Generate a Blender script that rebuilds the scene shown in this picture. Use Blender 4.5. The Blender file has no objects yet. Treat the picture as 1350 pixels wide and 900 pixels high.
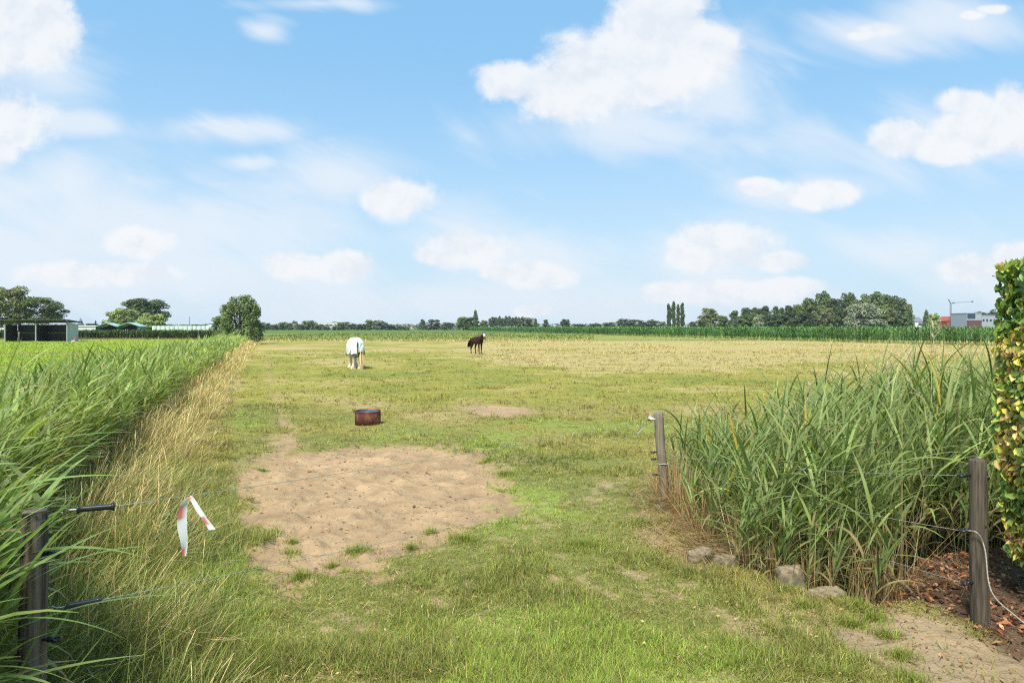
import bpy, math, random
import numpy as np
from mathutils import Vector, Matrix

# ------------------------------------------------------------------ camera, sky, sun, exposure
SC = bpy.context.scene
R = math.radians
CAM_H, F, U0, V0 = 2.0, 900.0, 675.0, 431.0
cam_d = bpy.data.cameras.new("camera"); cam = bpy.data.objects.new("camera", cam_d)
SC.collection.objects.link(cam)
cam.location = (0, 0, CAM_H); cam.rotation_euler = (R(90), 0, 0)
cam_d.sensor_width = 36; cam_d.lens = 24; cam_d.shift_y = -19.0/1350
cam_d.clip_start = 0.05; cam_d.clip_end = 8000
SC.camera = cam
SUN_EL, SUN_AZ = 57.0, 203.0          # azimuth clockwise from +Y: sun behind and left of the camera
SKY_STRENGTH, SUN_STRENGTH, EXPOSURE = 0.1, 3.0, 1.1
SC.view_settings.view_transform = 'Standard'; SC.view_settings.look = 'None'
SC.view_settings.gamma = 1; SC.view_settings.use_curve_mapping = False
SC.view_settings.exposure = EXPOSURE
SC.render.engine = 'CYCLES'
SC.cycles.use_denoising = False; SC.cycles.filter_width = 1.15
SC.cycles.max_bounces = 5; SC.cycles.diffuse_bounces = 4; SC.cycles.glossy_bounces = 2
SC.cycles.transmission_bounces = 3; SC.cycles.transparent_max_bounces = 6
SC.cycles.use_adaptive_sampling = False

class NT:
    """tiny node-tree helper"""
    def __init__(s, nt): s.nt = nt; s.n = nt.nodes; s.l = nt.links
    def node(s, t, **kw):
        n = s.n.new(t)
        for k, v in kw.items(): setattr(n, k, v)
        return n
    def put(s, sock, v):
        if hasattr(v, 'links') or isinstance(v, bpy.types.NodeSocket): s.l.new(v, sock)
        else: sock.default_value = v
    def math(s, op, a, b=0.0, clamp=False):
        n = s.node('ShaderNodeMath', operation=op); n.use_clamp = clamp
        s.put(n.inputs[0], a); s.put(n.inputs[1], b); return n.outputs[0]
    def vec(s, op, a, b=(0, 0, 0)):
        n = s.node('ShaderNodeVectorMath', operation=op)
        s.put(n.inputs[0], a); s.put(n.inputs[1], b)
        return n.outputs['Value'] if op in ('LENGTH', 'DOT_PRODUCT') else n.outputs[0]
    def sstep(s, x, a, b):
        n = s.node('ShaderNodeMapRange', interpolation_type='SMOOTHSTEP')
        s.put(n.inputs['Value'], x); n.inputs['From Min'].default_value = a; n.inputs['From Max'].default_value = b
        return n.outputs['Result']
    def mix(s, f, a, b, mode='MIX'):
        n = s.node('ShaderNodeMix', data_type='RGBA', blend_type=mode)
        s.put(n.inputs[0], f)
        for i, v in ((6, a), (7, b)):
            if isinstance(v, (tuple, list)): v = (v[0], v[1], v[2], 1)
            s.put(n.inputs[i], v)
        return n.outputs[2]
    def noise(s, vec, scale, detail=4, rough=.55, dist=0.0):
        n = s.node('ShaderNodeTexNoise'); s.put(n.inputs['Vector'], vec)
        n.inputs['Scale'].default_value = scale; n.inputs['Detail'].default_value = detail
        n.inputs['Roughness'].default_value = rough; n.inputs['Distortion'].default_value = dist
        return n

def lin(r, g, b):
    return tuple(((c/255)/12.92 if c/255 <= .04045 else ((c/255+.055)/1.055)**2.4) for c in (r, g, b))

def build_world():
    w = bpy.data.worlds.new("World"); SC.world = w; w.use_nodes = True
    t = NT(w.node_tree); t.n.clear()
    sky = t.node('ShaderNodeTexSky', sky_type='NISHITA'); sky.sun_disc = False
    sky.sun_elevation = R(SUN_EL); sky.sun_rotation = R(SUN_AZ)
    sky.air_density = 1.0; sky.dust_density = 0.6; sky.ozone_density = 1.5
    geo = t.node('ShaderNodeTexCoord'); d = geo.outputs['Generated']
    sep = t.node('ShaderNodeSeparateXYZ'); t.l.new(d, sep.inputs[0])
    X, Y, Z = sep.outputs
    ay = t.math('MAXIMUM', t.math('ABSOLUTE', Y), .12)
    comb = t.node('ShaderNodeCombineXYZ')
    t.l.new(t.math('DIVIDE', X, ay), comb.inputs[0]); t.l.new(t.math('DIVIDE', Z, ay), comb.inputs[1])
    P = comb.outputs[0]
    def field(blobs, base=0.0):
        acc = None
        for (u, v, a, b, *rest) in blobs:
            c = ((u-U0)/F, (V0-v)/F, 0)
            q = t.vec('MULTIPLY', t.vec('SUBTRACT', P, c), (F/a, F/b, 0))
            f = t.math('SUBTRACT', rest[0] if rest else 1.0, t.vec('LENGTH', q))
            if acc is None: acc = f
            else:
                n = t.node('ShaderNodeMath', operation='SMOOTH_MAX')
                t.put(n.inputs[0], acc); t.put(n.inputs[1], f); n.inputs[2].default_value = .18; acc = n.outputs[0]
        return acc
    cumulus = [(865, 50, 85, 72), (815, 95, 105, 62), (745, 120, 75, 48), (672, 108, 52, 30), (920, 72, 62, 48), (880, 5, 60, 45),
               (1305, 172, 85, 36), (1275, 135, 45, 20), (1335, 150, 45, 40), (1185, 186, 50, 30), (1240, 195, 60, 20),
               (20, 40, 85, 66), (-30, 20, 90, 80), (10, 165, 60, 50), (-20, 185, 60, 40),
               (525, 262, 50, 30), (498, 265, 25, 16), (612, 330, 62, 27), (575, 335, 30, 16), (705, 363, 64, 20), (655, 358, 25, 13),
               (455, 352, 46, 22), (392, 350, 48, 20), (950, 322, 80, 30), (925, 335, 60, 26), (1020, 345, 48, 16),
               (965, 386, 112, 18), (1040, 378, 50, 14), (880, 386, 40, 16), (1080, 256, 54, 22), (1000, 246, 30, 12),
               (1285, 356, 52, 20), (1345, 345, 45, 26), (700, 411, 30, 10), (180, 320, 50, 22), (120, 362, 120, 18),
               (1160, 40, 46, 16, .72), (1130, 48, 30, 10, .7), (1310, 12, 34, 10, .7), (1280, 20, 24, 9, .7)]
    thin = [(60, 330, 260, 110, 1.25), (200, 370, 330, 60, 1.2), (330, 215, 60, 14, .9), (265, 165, 60, 14, .9), (470, 235, 70, 26, .9), (600, 300, 160, 60, .8), (380, 300, 200, 90, .9), (1000, 200, 220, 90, .6), (1200, 330, 200, 60, .8), (110, 330, 330, 130), (40, 250, 200, 60), (260, 300, 200, 70), (300, 170, 130, 24), (440, 240, 110, 60), (100, 165, 70, 22),
            (1160, 45, 120, 40), (800, 170, 190, 50), (950, 110, 110, 90), (600, 400, 700, 50), (940, 350, 160, 80),
            (700, 340, 190, 50), (430, 370, 150, 50), (1040, 250, 120, 30), (1240, 30, 140, 50), (1270, 180, 150, 70),
            (60, 80, 150, 100, .6), (420, 5, 160, 16, .7), (1300, 380, 130, 60), (350, 40, 40, 22)]
    wn = t.noise(P, 7, 3, .5)
    Pw = t.vec('ADD', P, t.vec('MULTIPLY', t.vec('SUBTRACT', wn.outputs['Color'], (.5, .5, .5)), (.06, .04, 0)))
    nb = t.noise(Pw, 13, 10, .64)
    n_big = t.math('SUBTRACT', nb.outputs['Fac'], .5)
    rot = t.node('ShaderNodeVectorRotate', rotation_type='Z_AXIS'); t.l.new(P, rot.inputs['Vector']); rot.inputs['Angle'].default_value = .42
    stretch = t.vec('MULTIPLY', t.vec('ADD', rot.outputs[0], (3.1, 1.7, 0)), (1, 3.0, 1))
    n_soft = t.math('SUBTRACT', t.noise(stretch, 4.0, 6, .54, .5).outputs['Fac'], .5)
    Fc = t.math('ADD', t.math('ADD', field(cumulus), .10), t.math('MULTIPLY', n_big, 1.5))
    dens = t.sstep(Fc, -.06, .46)
    up = t.vec('ADD', Pw, (-.012, .022, 0))
    nb2 = t.noise(up, 13, 6, .6)
    relief = t.math('SUBTRACT', nb.outputs['Fac'], nb2.outputs['Fac'])
    Ft = t.math('ADD', field(thin), t.math('MULTIPLY', n_soft, 2.3))
    dthin = t.math('MULTIPLY', t.sstep(Ft, -.2, 1.0), .82)
    G = 2.0**(-EXPOSURE)
    # blue of the clear sky, lifted by a thin high veil that thickens towards the horizon
    skyc = t.vec('MULTIPLY', sky.outputs[0], (SKY_STRENGTH*.9, SKY_STRENGTH*1.0, SKY_STRENGTH*1.0))
    el = t.math('ABSOLUTE', Z)
    veil = t.math('ADD', .70, t.math('MULTIPLY', t.math('POWER', t.math('SUBTRACT', 1.0, el, True), 4.0), .28))
    vcol = t.mix(t.sstep(el, .0, .40), tuple(c*G for c in (.62, .79, .92)), tuple(c*G for c in (.29, .61, .94)))
    clear = t.mix(veil, skyc, vcol)
    c1 = t.mix(dthin, clear, tuple(c*G for c in (.83, .90, .98)))
    lit = t.sstep(relief, -.16, .10)
    cc = t.mix(lit, tuple(c*G for c in (.82, .865, .93)), tuple(c*G for c in (.935, .955, .98)))
    col = t.mix(t.math('MULTIPLY', dens, .93), c1, cc)
    bg = t.node('ShaderNodeBackground'); t.l.new(col, bg.inputs[0]); bg.inputs[1].default_value = 1.0
    out = t.node('ShaderNodeOutputWorld'); t.l.new(bg.outputs[0], out.inputs[0])
    w.cycles.sampling_method = 'MANUAL'; w.cycles.sample_map_resolution = 512
build_world()
sun_d = bpy.data.lights.new("sun", 'SUN'); sun = bpy.data.objects.new("sun", sun_d); SC.collection.objects.link(sun)
sun_d.energy = SUN_STRENGTH; sun_d.angle = R(14); sun_d.color = (1.0, .95, .87)
sd = Vector((math.sin(R(SUN_AZ))*math.cos(R(SUN_EL)), math.cos(R(SUN_AZ))*math.cos(R(SUN_EL)), math.sin(R(SUN_EL))))
sun.rotation_euler = sd.to_track_quat('Z', 'Y').to_euler(); sun.location = (-20, -30, 40)

# ------------------------------------------------------------------ helpers
rng = np.random.default_rng(11); random.seed(5)
def ground_pt(u, v): Y = CAM_H*F/(v-V0); return ((u-U0)/F*Y, Y)
def _hash(ix, iy, seed):
    h = (ix.astype(np.int64)*374761393 + iy.astype(np.int64)*668265263 + seed*1442695041) & 0xffffffff
    h = ((h ^ (h >> 13))*1274126177) & 0xffffffff
    h = (h ^ (h >> 16)) & 0xffffffff
    return h/4294967295.0
def vnoise(x, y, seed=0):
    ix = np.floor(x); iy = np.floor(y); fx = x-ix; fy = y-iy
    fx = fx*fx*(3-2*fx); fy = fy*fy*(3-2*fy)
    a = _hash(ix, iy, seed); b = _hash(ix+1, iy, seed); c = _hash(ix, iy+1, seed); d = _hash(ix+1, iy+1, seed)
    return (a*(1-fx)+b*fx)*(1-fy)+(c*(1-fx)+d*fx)*fy
def fbm(x, y, s=1.0, seed=0, oct=4):
    x = np.asarray(x, float)*s; y = np.asarray(y, float)*s; r = 0; a = .5; tot = 0
    for o in range(oct):
        r = r + a*vnoise(x*2**o+17.3*o, y*2**o-9.1*o, seed+o); tot += a; a *= .5
    return r/tot
def sst(x, a, b):
    t = np.clip((x-a)/(b-a), 0, 1); return t*t*(3-2*t)
def poly_sd(x, y, poly):
    """signed distance, negative inside"""
    x = np.asarray(x, float); y = np.asarray(y, float)
    d = np.full(x.shape, 1e9); ins = np.zeros(x.shape, bool); n = len(poly)
    for i in range(n):
        ax, ay = poly[i]; bx, by = poly[(i+1) % n]
        d = np.minimum(d, seg_d(x, y, ax, ay, bx, by))
        c = ((ay > y) != (by > y)); den = by-ay if by != ay else 1e-9
        ins ^= c & (x < (bx-ax)*(y-ay)/den+ax)
    return np.where(ins, -d, d)
def seg_d(x, y, ax, ay, bx, by):
    ex, ey = bx-ax, by-ay; t = np.clip(((x-ax)*ex+(y-ay)*ey)/(ex*ex+ey*ey+1e-12), 0, 1)
    return np.hypot(x-ax-t*ex, y-ay-t*ey)
def line_d(x, y, pts):
    d = None
    for (a, b) in zip(pts[:-1], pts[1:]):
        e = seg_d(x, y, a[0], a[1], b[0], b[1]); d = e if d is None else np.minimum(d, e)
    return d

def link(o, parent=None):
    SC.collection.objects.link(o)
    if parent: o.parent = parent
    return o
def tag(o, label=None, cat=None, group=None, kind=None):
    if label: o['label'] = label
    if cat: o['category'] = cat
    if group: o['group'] = group
    if kind: o['kind'] = kind
    return o
def thing(name, label, cat, loc=(0, 0, 0), rz=0, group=None):
    o = bpy.data.objects.new(name, None); link(o); o.location = loc; o.rotation_euler = (0, 0, rz)
    o.empty_display_size = .2
    return tag(o, label, cat, group)
def np_mesh(name, V, Fc, col=None, nper=4, flat=False):
    """V (n,3), Fc (m,nper) -> mesh, optional per-vertex colour (n,3)"""
    me = bpy.data.meshes.new(name); V = np.ascontiguousarray(V, np.float32); Fc = np.ascontiguousarray(Fc, np.int32)
    me.vertices.add(len(V)); me.vertices.foreach_set('co', V.ravel())
    me.loops.add(Fc.size); me.loops.foreach_set('vertex_index', Fc.ravel())
    me.polygons.add(len(Fc)); me.polygons.foreach_set('loop_start', np.arange(0, Fc.size, nper, dtype=np.int32))
    if flat:
        a = me.attributes.new('sharp_face', 'BOOLEAN', 'FACE'); a.data.foreach_set('value', np.ones(len(Fc), bool))
    if col is not None:
        c4 = np.ones((len(V), 4), np.float32); c4[:, :3] = col
        a = me.color_attributes.new('col', 'FLOAT_COLOR', 'POINT'); a.data.foreach_set('color', c4.ravel())
    me.update(calc_edges=True)
    return me
def np_obj(name, V, Fc, mat, col=None, parent=None, flat=False):
    me = np_mesh(name, V, Fc, col, Fc.shape[1], flat); me.materials.append(mat)
    return link(bpy.data.objects.new(name, me), parent)

def ribbons(base, az, L, W, th0, curv, segs, col, prof=None, twist=0.0, tipcol=None, fold=0.0):
    """curved tapering blades; returns verts, quads, colours"""
    N = len(base); t = np.linspace(0, 1, segs+1)
    az = np.broadcast_to(az, (N,)); L = np.broadcast_to(L, (N,)); W = np.broadcast_to(W, (N,))
    th0 = np.broadcast_to(th0, (N,)); curv = np.broadcast_to(curv, (N,)); twist = np.broadcast_to(twist, (N,))
    th = th0[:, None]+curv[:, None]*t[None]
    ca, sa = np.cos(az)[:, None], np.sin(az)[:, None]
    d = np.stack([np.sin(th)*ca, np.sin(th)*sa, np.cos(th)], -1)
    mid = .5*(d[:, 1:]+d[:, :-1])*(L/segs)[:, None, None]
    P = np.concatenate([np.zeros((N, 1, 3)), np.cumsum(mid, 1)], 1)+base[:, None, :]
    side = np.stack([-np.sin(az), np.cos(az), np.zeros(N)], -1)[:, None, :]
    nor = np.cross(d, np.broadcast_to(side, d.shape))
    tw = twist[:, None]*t[None]
    if prof is None: pr = np.clip(1-t, .04, 1)**.6
    else: pr = prof(t)
    w = (np.cos(tw)[..., None]*side+np.sin(tw)[..., None]*nor)*(W[:, None]*pr[None]*.5)[..., None]
    V = np.stack([P-w, P+w], 2).reshape(-1, 3)
    b = (np.arange(N)*(segs+1)*2)[:, None, None]; k = (np.arange(segs)*2)[None, :, None]
    Q = (b+k+np.array([0, 1, 3, 2])[None, None, :]).reshape(-1, 4)
    c = np.broadcast_to(col[:, None, None, :], (N, segs+1, 2, 3))
    if tipcol is not None:
        tt = (t**1.5)[None, :, None, None]; c = c*(1-tt)+tipcol[:, None, None, :]*tt
    return V, Q, np.ascontiguousarray(c).reshape(-1, 3)
def join(parts):
    Vs, Qs, Cs, off = [], [], [], 0
    for V, Q, C in parts:
        Vs.append(V); Qs.append(Q+off); Cs.append(C); off += len(V)
    return np.concatenate(Vs), np.concatenate(Qs), np.concatenate(Cs)
def cards(P, nrm, size, col, aspect=.6, jit=.5):
    """leaf-shaped folded cards: 6 verts, 2 quads each"""
    N = len(P); nrm = nrm+rng.normal(0, jit, (N, 3)); nrm /= np.linalg.norm(nrm, axis=1, keepdims=True)+1e-9
    r = rng.normal(0, 1, (N, 3)); a = np.cross(nrm, r); a /= np.linalg.norm(a, axis=1, keepdims=True)+1e-9
    b = np.cross(nrm, a); s = np.broadcast_to(size, (N,))[:, None]
    h = nrm*s*.12
    tip, tail = P+a*s*.55, P-a*s*.5
    l1, l2 = P+a*s*.05-b*s*aspect*.5+h, P+a*s*.05+b*s*aspect*.5+h
    m = P-nrm*s*.03
    V = np.stack([tail, l1, tip, l2], 1).reshape(-1, 3)
    Q = (np.arange(N)*4)[:, None]+np.array([0, 1, 2, 3])[None]
    return V, Q, np.repeat(col, 4, 0)
def varycol(base, N, dv=.18, dh=.06):
    c = np.broadcast_to(np.asarray(base, float), (N, 3)).copy()
    c *= np.exp(rng.normal(0, dv, (N, 1))); c *= np.exp(rng.normal(0, dh, (N, 3)))
    return np.clip(c, .004, .8)

# materials
def vmat(name, rough=.6, trans=.3, spec=.25, gain=1.0):
    m = bpy.data.materials.new(name); m.use_nodes = True; t = NT(m.node_tree); t.n.clear()
    at = t.node('ShaderNodeAttribute', attribute_name='col'); c = at.outputs['Color']
    oi = t.node('ShaderNodeObjectInfo')
    v = t.math('ADD', 1-.12, t.math('MULTIPLY', oi.outputs['Random'], .24))
    c = t.vec('SCALE', c); sc = c.node; sc.inputs[3].default_value = 1; t.l.new(v, sc.inputs[3])
    p = t.node('ShaderNodeBsdfPrincipled'); t.l.new(c, p.inputs['Base Color'])
    p.inputs['Roughness'].default_value = rough; p.inputs['Specular IOR Level'].default_value = spec
    o = t.node('ShaderNodeOutputMaterial')
    if trans > 0:
        tr = t.node('ShaderNodeBsdfTranslucent')
        t.l.new(t.mix(1.0, c, (1.0, 1.0, .6), 'MULTIPLY'), tr.inputs[0])
        mx = t.node('ShaderNodeMixShader'); mx.inputs[0].default_value = trans
        t.l.new(p.outputs[0], mx.inputs[1]); t.l.new(tr.outputs[0], mx.inputs[2]); t.l.new(mx.outputs[0], o.inputs[0])
    else: t.l.new(p.outputs[0], o.inputs[0])
    return m
def pmat(name, c1, c2=None, scale=5, rough=.7, metal=0, bump=0.0, detail=5, stretch=(1, 1, 1), spec=.4, c3=None, bscale=None):
    m = bpy.data.materials.new(name); m.use_nodes = True; t = NT(m.node_tree)
    p = t.n['Principled BSDF']; tc = t.node('ShaderNodeTexCoord')
    vec = t.vec('MULTIPLY', tc.outputs['Object'], stretch)
    n = t.noise(vec, scale, detail, .6)
    f = t.sstep(n.outputs['Fac'], .3, .7)
    c2 = c2 or tuple(x*.8 for x in c1)
    c = t.mix(f, c1, c2)
    if c3:
        n3 = t.noise(vec, scale*.27, 3, .6); c = t.mix(t.sstep(n3.outputs['Fac'], .48, .66), c, c3)
    t.l.new(c, p.inputs['Base Color'])
    p.inputs['Roughness'].default_value = rough; p.inputs['Metallic'].default_value = metal
    p.inputs['Specular IOR Level'].default_value = spec
    if bump:
        b = t.node('ShaderNodeBump'); b.inputs['Strength'].default_value = .6; b.inputs['Distance'].default_value = bump
        nn = n if not bscale else t.noise(vec, bscale, 5, .6)
        t.l.new(nn.outputs['Fac'], b.inputs['Height']); t.l.new(b.outputs[0], p.inputs['Normal'])
    return m
M_GRASS = vmat('grass_blades', .55, .42, .25)
M_REED = vmat('reed_leaves', .5, .38, .22)
M_STRAW = vmat('dry_straw', .7, .25, .15)
M_LEAF = vmat('tree_leaves', .6, .22, .2)
M_HEDGE = vmat('hedge_leaves', .45, .25, .35)
M_CORN = vmat('maize_leaves', .5, .22, .3)

class MB:
    """collects boxes, tubes, loops and prisms into one mesh"""
    def __init__(s): s.v = []; s.f = []
    def add(s, vs, fs):
        o = len(s.v); s.v += [tuple(p) for p in vs]; s.f += [tuple(i+o for i in f) for f in fs]; return s
    def box(s, a, b, rz=0, c=None):
        x0, y0, z0 = a; x1, y1, z1 = b
        vs = [(x, y, z) for z in (z0, z1) for (x, y) in ((x0, y0), (x1, y0), (x1, y1), (x0, y1))]
        if rz:
            cx, cy = c if c else ((x0+x1)/2, (y0+y1)/2); k, q = math.cos(rz), math.sin(rz)
            vs = [(cx+(x-cx)*k-(y-cy)*q, cy+(x-cx)*q+(y-cy)*k, z) for x, y, z in vs]
        return s.add(vs, [(3, 2, 1, 0), (4, 5, 6, 7), (0, 1, 5, 4), (1, 2, 6, 5), (2, 3, 7, 6), (3, 0, 4, 7)])
    def tube(s, pts, rad, n=8, cap=True):
        pts = [Vector(p) for p in pts]; k = len(pts); vs = []
        if not hasattr(rad, '__len__'): rad = [rad]*k
        up = Vector((0, 0, 1)); d0 = (pts[-1]-pts[0]).normalized()
        if abs(d0.z) > .9: up = Vector((1, 0, 0))
        for i, p in enumerate(pts):
            d = (pts[min(i+1, k-1)]-pts[max(i-1, 0)]).normalized()
            a = d.cross(up).normalized(); b = a.cross(d)
            for j in range(n):
                t = 2*math.pi*j/n; vs.append(p+(a*math.cos(t)+b*math.sin(t))*rad[i])
        fs = [(i*n+j, i*n+(j+1) % n, (i+1)*n+(j+1) % n, (i+1)*n+j) for i in range(k-1) for j in range(n)]
        if cap: fs += [tuple(range(n-1, -1, -1)), tuple((k-1)*n+j for j in range(n))]
        return s.add(vs, fs)
    def torus(s, c, R0, r, axis='z', n=14, m=6):
        vs = []
        for i in range(n):
            a = 2*math.pi*i/n
            for j in range(m):
                b = 2*math.pi*j/m; q = R0+r*math.cos(b); p = (q*math.cos(a), q*math.sin(a), r*math.sin(b))
                if axis == 'x': p = (p[2], p[0], p[1])
                if axis == 'y': p = (p[0], p[2], p[1])
                vs.append((c[0]+p[0], c[1]+p[1], c[2]+p[2]))
        return s.add(vs, [(i*m+j, ((i+1) % n)*m+j, ((i+1) % n)*m+(j+1) % m, i*m+(j+1) % m) for i in range(n) for j in range(m)])
    def build(s, name, mat, parent=None, smooth=False, bevel=0):
        me = bpy.data.meshes.new(name); me.from_pydata(s.v, [], s.f); me.materials.append(mat)
        for p in me.polygons: p.use_smooth = smooth
        me.update(); o = link(bpy.data.objects.new(name, me), parent)
        if bevel:
            b = o.modifiers.new('b', 'BEVEL'); b.width = bevel; b.segments = 2; b.limit_method = 'ANGLE'
        return o

# ------------------------------------------------------------------ the land
def gp(*uv): return [ground_pt(u, v) for u, v in uv]
SOIL_MAIN = gp((318, 612), (352, 602), (362, 585), (372, 560), (384, 562), (384, 596), (440, 592), (520, 586), (585, 586), (632, 604), (668, 628), (672, 650),
               (640, 685), (588, 706), (530, 722), (500, 745), (468, 760), (420, 763), (380, 760), (356, 735), (338, 708), (318, 680), (326, 655), (300, 636))
TRACK = gp((374, 562), (371, 545), (362, 520), (355, 495), (353, 475), (352, 460), (353, 452))
SOIL_BITS = [gp((612, 540), (640, 534), (690, 536), (700, 544), (660, 550), (625, 548))]
BANK_SAND = gp((1085, 822), (1120, 815), (1160, 798), (1240, 812), (1300, 838), (1360, 862), (1420, 950), (1235, 950), (1190, 890), (1130, 856))
THIN = gp((930, 800), (1010, 790), (1085, 800), (1130, 835), (1200, 880), (1230, 960), (880, 960), (960, 880))
DITCH = [(1.95, 9.3), (1.72, 8.2), (1.72, 7.4), (1.68, 6.8), (1.68, 6.3), (1.74, 5.95), (1.93, 5.62), (2.16, 5.33), (2.38, 5.08), (2.64, 4.9), (2.9, 5.0), (3.15, 5.45),
         (3.6, 5.9), (4.6, 6.2), (14, 7.2), (14, 11.2), (4.5, 10.4), (2.7, 9.8)]
MULCH = gp((1140, 800), (1155, 775), (1180, 745), (1230, 715), (1260, 690), (1330, 670), (1420, 700), (1420, 880), (1330, 850), (1260, 815), (1200, 792))
XR_Y = [-5, 0, 4.3, 8.2, 20, 80, 110, 130]; XR_X = [0.6, -.95, -2.8, -4.5, -9.4, -31.2, -42, -50]
def xr(Y): return np.interp(Y, XR_Y, XR_X)
CORN_EDGE = [(75, 40), (56, 66), (53, 72), (47, 86), (40, 112), (29, 148), (12, 225), (-12, 330), (-30, 420)]
DRYBAND = gp((560, 548), (640, 562), (720, 580), (800, 588), (860, 592))
def land(x, y):
    """height and the masks of the ground at x, y"""
    x = np.asarray(x, float); y = np.asarray(y, float)
    n1 = fbm(x, y, .5, 1); n2 = fbm(x, y, 2.2, 7); n3 = fbm(x, y, 9, 13, 3)
    sd = poly_sd(x, y, SOIL_MAIN)+(n2-.5)*1.05+(n3-.5)*.8
    soil = 1-sst(sd, -.16, .22)
    # tussocks left standing on the bare patch
    tr = line_d(x, y, TRACK); trm = (1-sst(tr+(n2-.5)*.7+(n3-.5)*.3, -.02, .16+.004*y))*(.9-.6*sst(y, 13, 19))*sst(60-y, 0, 20)*sst(n1*.5+n2*.5, .36, .5)
    soil = np.maximum(soil, trm)
    for b in SOIL_BITS: soil = np.maximum(soil, (1-sst(poly_sd(x, y, b)+(n2-.5)*.8, -.2, .3))*.9)
    worn = (1-sst(line_d(x, y, [(1.38, 7.3), (1.42, 6.5), (1.62, 5.75), (1.95, 5.15), (2.25, 4.8), (2.45, 4.4), (2.3, 3.9)])+(n2-.5)*.5+(n3-.5)*.35, .02, .22))*.9; thin = np.maximum((1-sst(poly_sd(x, y, THIN), -.1, .35))*sst(n2*.45+n3*.55, .44, .60)*.85, worn)
    sand = 1-sst(poly_sd(x, y, BANK_SAND)+(n2-.5)*.3+(n3-.5)*.2, -.05, .1)
    mul = 1-sst(poly_sd(x, y, MULCH)+(n2-.5)*.2, -.06, .12)
    dd = poly_sd(x, y, DITCH)+(n2-.5)*.12
    ditch = 1-sst(dd, -.55, .10)
    lx = x-xr(y); ld = (1-sst(np.abs(lx+2.8), .8, 2.0))*sst(y, -3, 1)
    spots = (sst(fbm(x, y, 1.1, 31)*.55+n3*.45, .60, .68))*sst(14-y, 0, 6)*.85
    bare = np.maximum(np.maximum(soil, thin*.9), spots)
    h = (n1-.5)*.10+(n2-.5)*.03
    n4 = fbm(x, y, 4.2, 23, 3); h = h*(1-.55*soil)-.035*soil+soil*((n3-.5)*.055+(n4-.5)*.12)*(y < 14)
    h = h-.62*ditch-.55*ld-.02*sand
    return dict(h=h, soil=soil, sand=sand, thin=thin, mulch=mul, ditch=ditch, dd=dd, lx=lx, n1=n1, n2=n2, n3=n3, bare=bare, track=trm)
def H(x, y): return land(x, y)['h']

C_GRN = np.array([.205, .222, .048]); C_YEL = np.array([.275, .255, .052]); C_DRY = np.array([.405, .325, .128]); C_BRT = np.array([.25, .32, .052])
C_LIME = np.array([.25, .33, .035]); C_SOIL = np.array([.375, .248, .132]); C_SAND = np.array([.33, .245, .145])
def corn_side(x, y):
    """positive in front of the maize edge"""
    ys = [p[1] for p in CORN_EDGE]; xs = [p[0] for p in CORN_EDGE]
    return np.interp(y, ys, xs)-x
def grasscol(x, y, L):
    n1, n2 = L['n1'], L['n2']; nn = fbm(x, y, .20, 51); nf = fbm(x, y, .9, 77)
    dry = .16+.36*sst(y, 8, 24)+.16*sst(y, 30, 45)+.10*sst(x, -1.5, 1.5)*sst(y, 4, 7)
    right = sst(x+y*.10, -3, 8)
    dry = dry+.55*sst(y+(nn-.5)*45, 14, 74)*right*(1-sst(y, 92, 110))
    dry = dry+.45*(1-sst(line_d(x, y, DRYBAND), .4, 1.5))*(y < 16)
    nm = fbm(x, y*.8, .45, 131, 4)
    dry = dry+1.0*(nn-.5)+.75*(nf-.5)+.25*(n2-.5)+1.1*(nm-.5)*sst(y, 8, 16)
    edge = 1-sst(np.abs(L['lx']-.4), .3, 1.2)
    dry = dry+.6*edge*sst(y, 5, 9)
    dry = dry+.3*(1-sst(L['dd'], .1, .8))
    dry = np.clip(dry, 0, 1)
    a = sst(dry, .05, .55)[..., None]; b = sst(dry, .5, 1.0)[..., None]
    c = C_GRN*(1-a)+C_YEL*a; c = c*(1-b)+C_DRY*b
    br = (sst(n1*.6+nf*.4, .52, .64)*(1-sst(y, 9, 22))*(1-sst(dry, .3, .6)))[..., None]
    c = c*(1-br)+C_BRT*br
    lime = sst(-L['lx'], 3.4, 4.6)*(1-sst(y, 104, 112)); lm = lime[..., None]
    c = c*(1-lm)+C_LIME*(.9+.2*n1[..., None])*lm
    strip = (1-sst(np.abs(y-54+(n1-.5)*3), .8, 1.6))*lime*sst(x, -44, -40)*0+(1-sst(np.abs(y-53+(n1-.5)*2), .7, 1.5))*lime*(x > -41)*(x < -29)
    c = c*(1-strip[..., None]*.8)+np.array([.34, .26, .12])*strip[..., None]*.8
    far = sst(y, 96, 104)[..., None]*((L['lx'] > -6) | (y > 122))[..., None]; yf = sst(y, 190, 240)[..., None]
    band = sst(fbm(x*.12, y*.7, .11, 91), .42, .6)[..., None]
    c = c*(1-far)+far*(np.array([.11, .17, .035])*(1-band*(1-yf))+np.array([.26, .28, .07])*band*(1-yf))
    return c, dry

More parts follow.
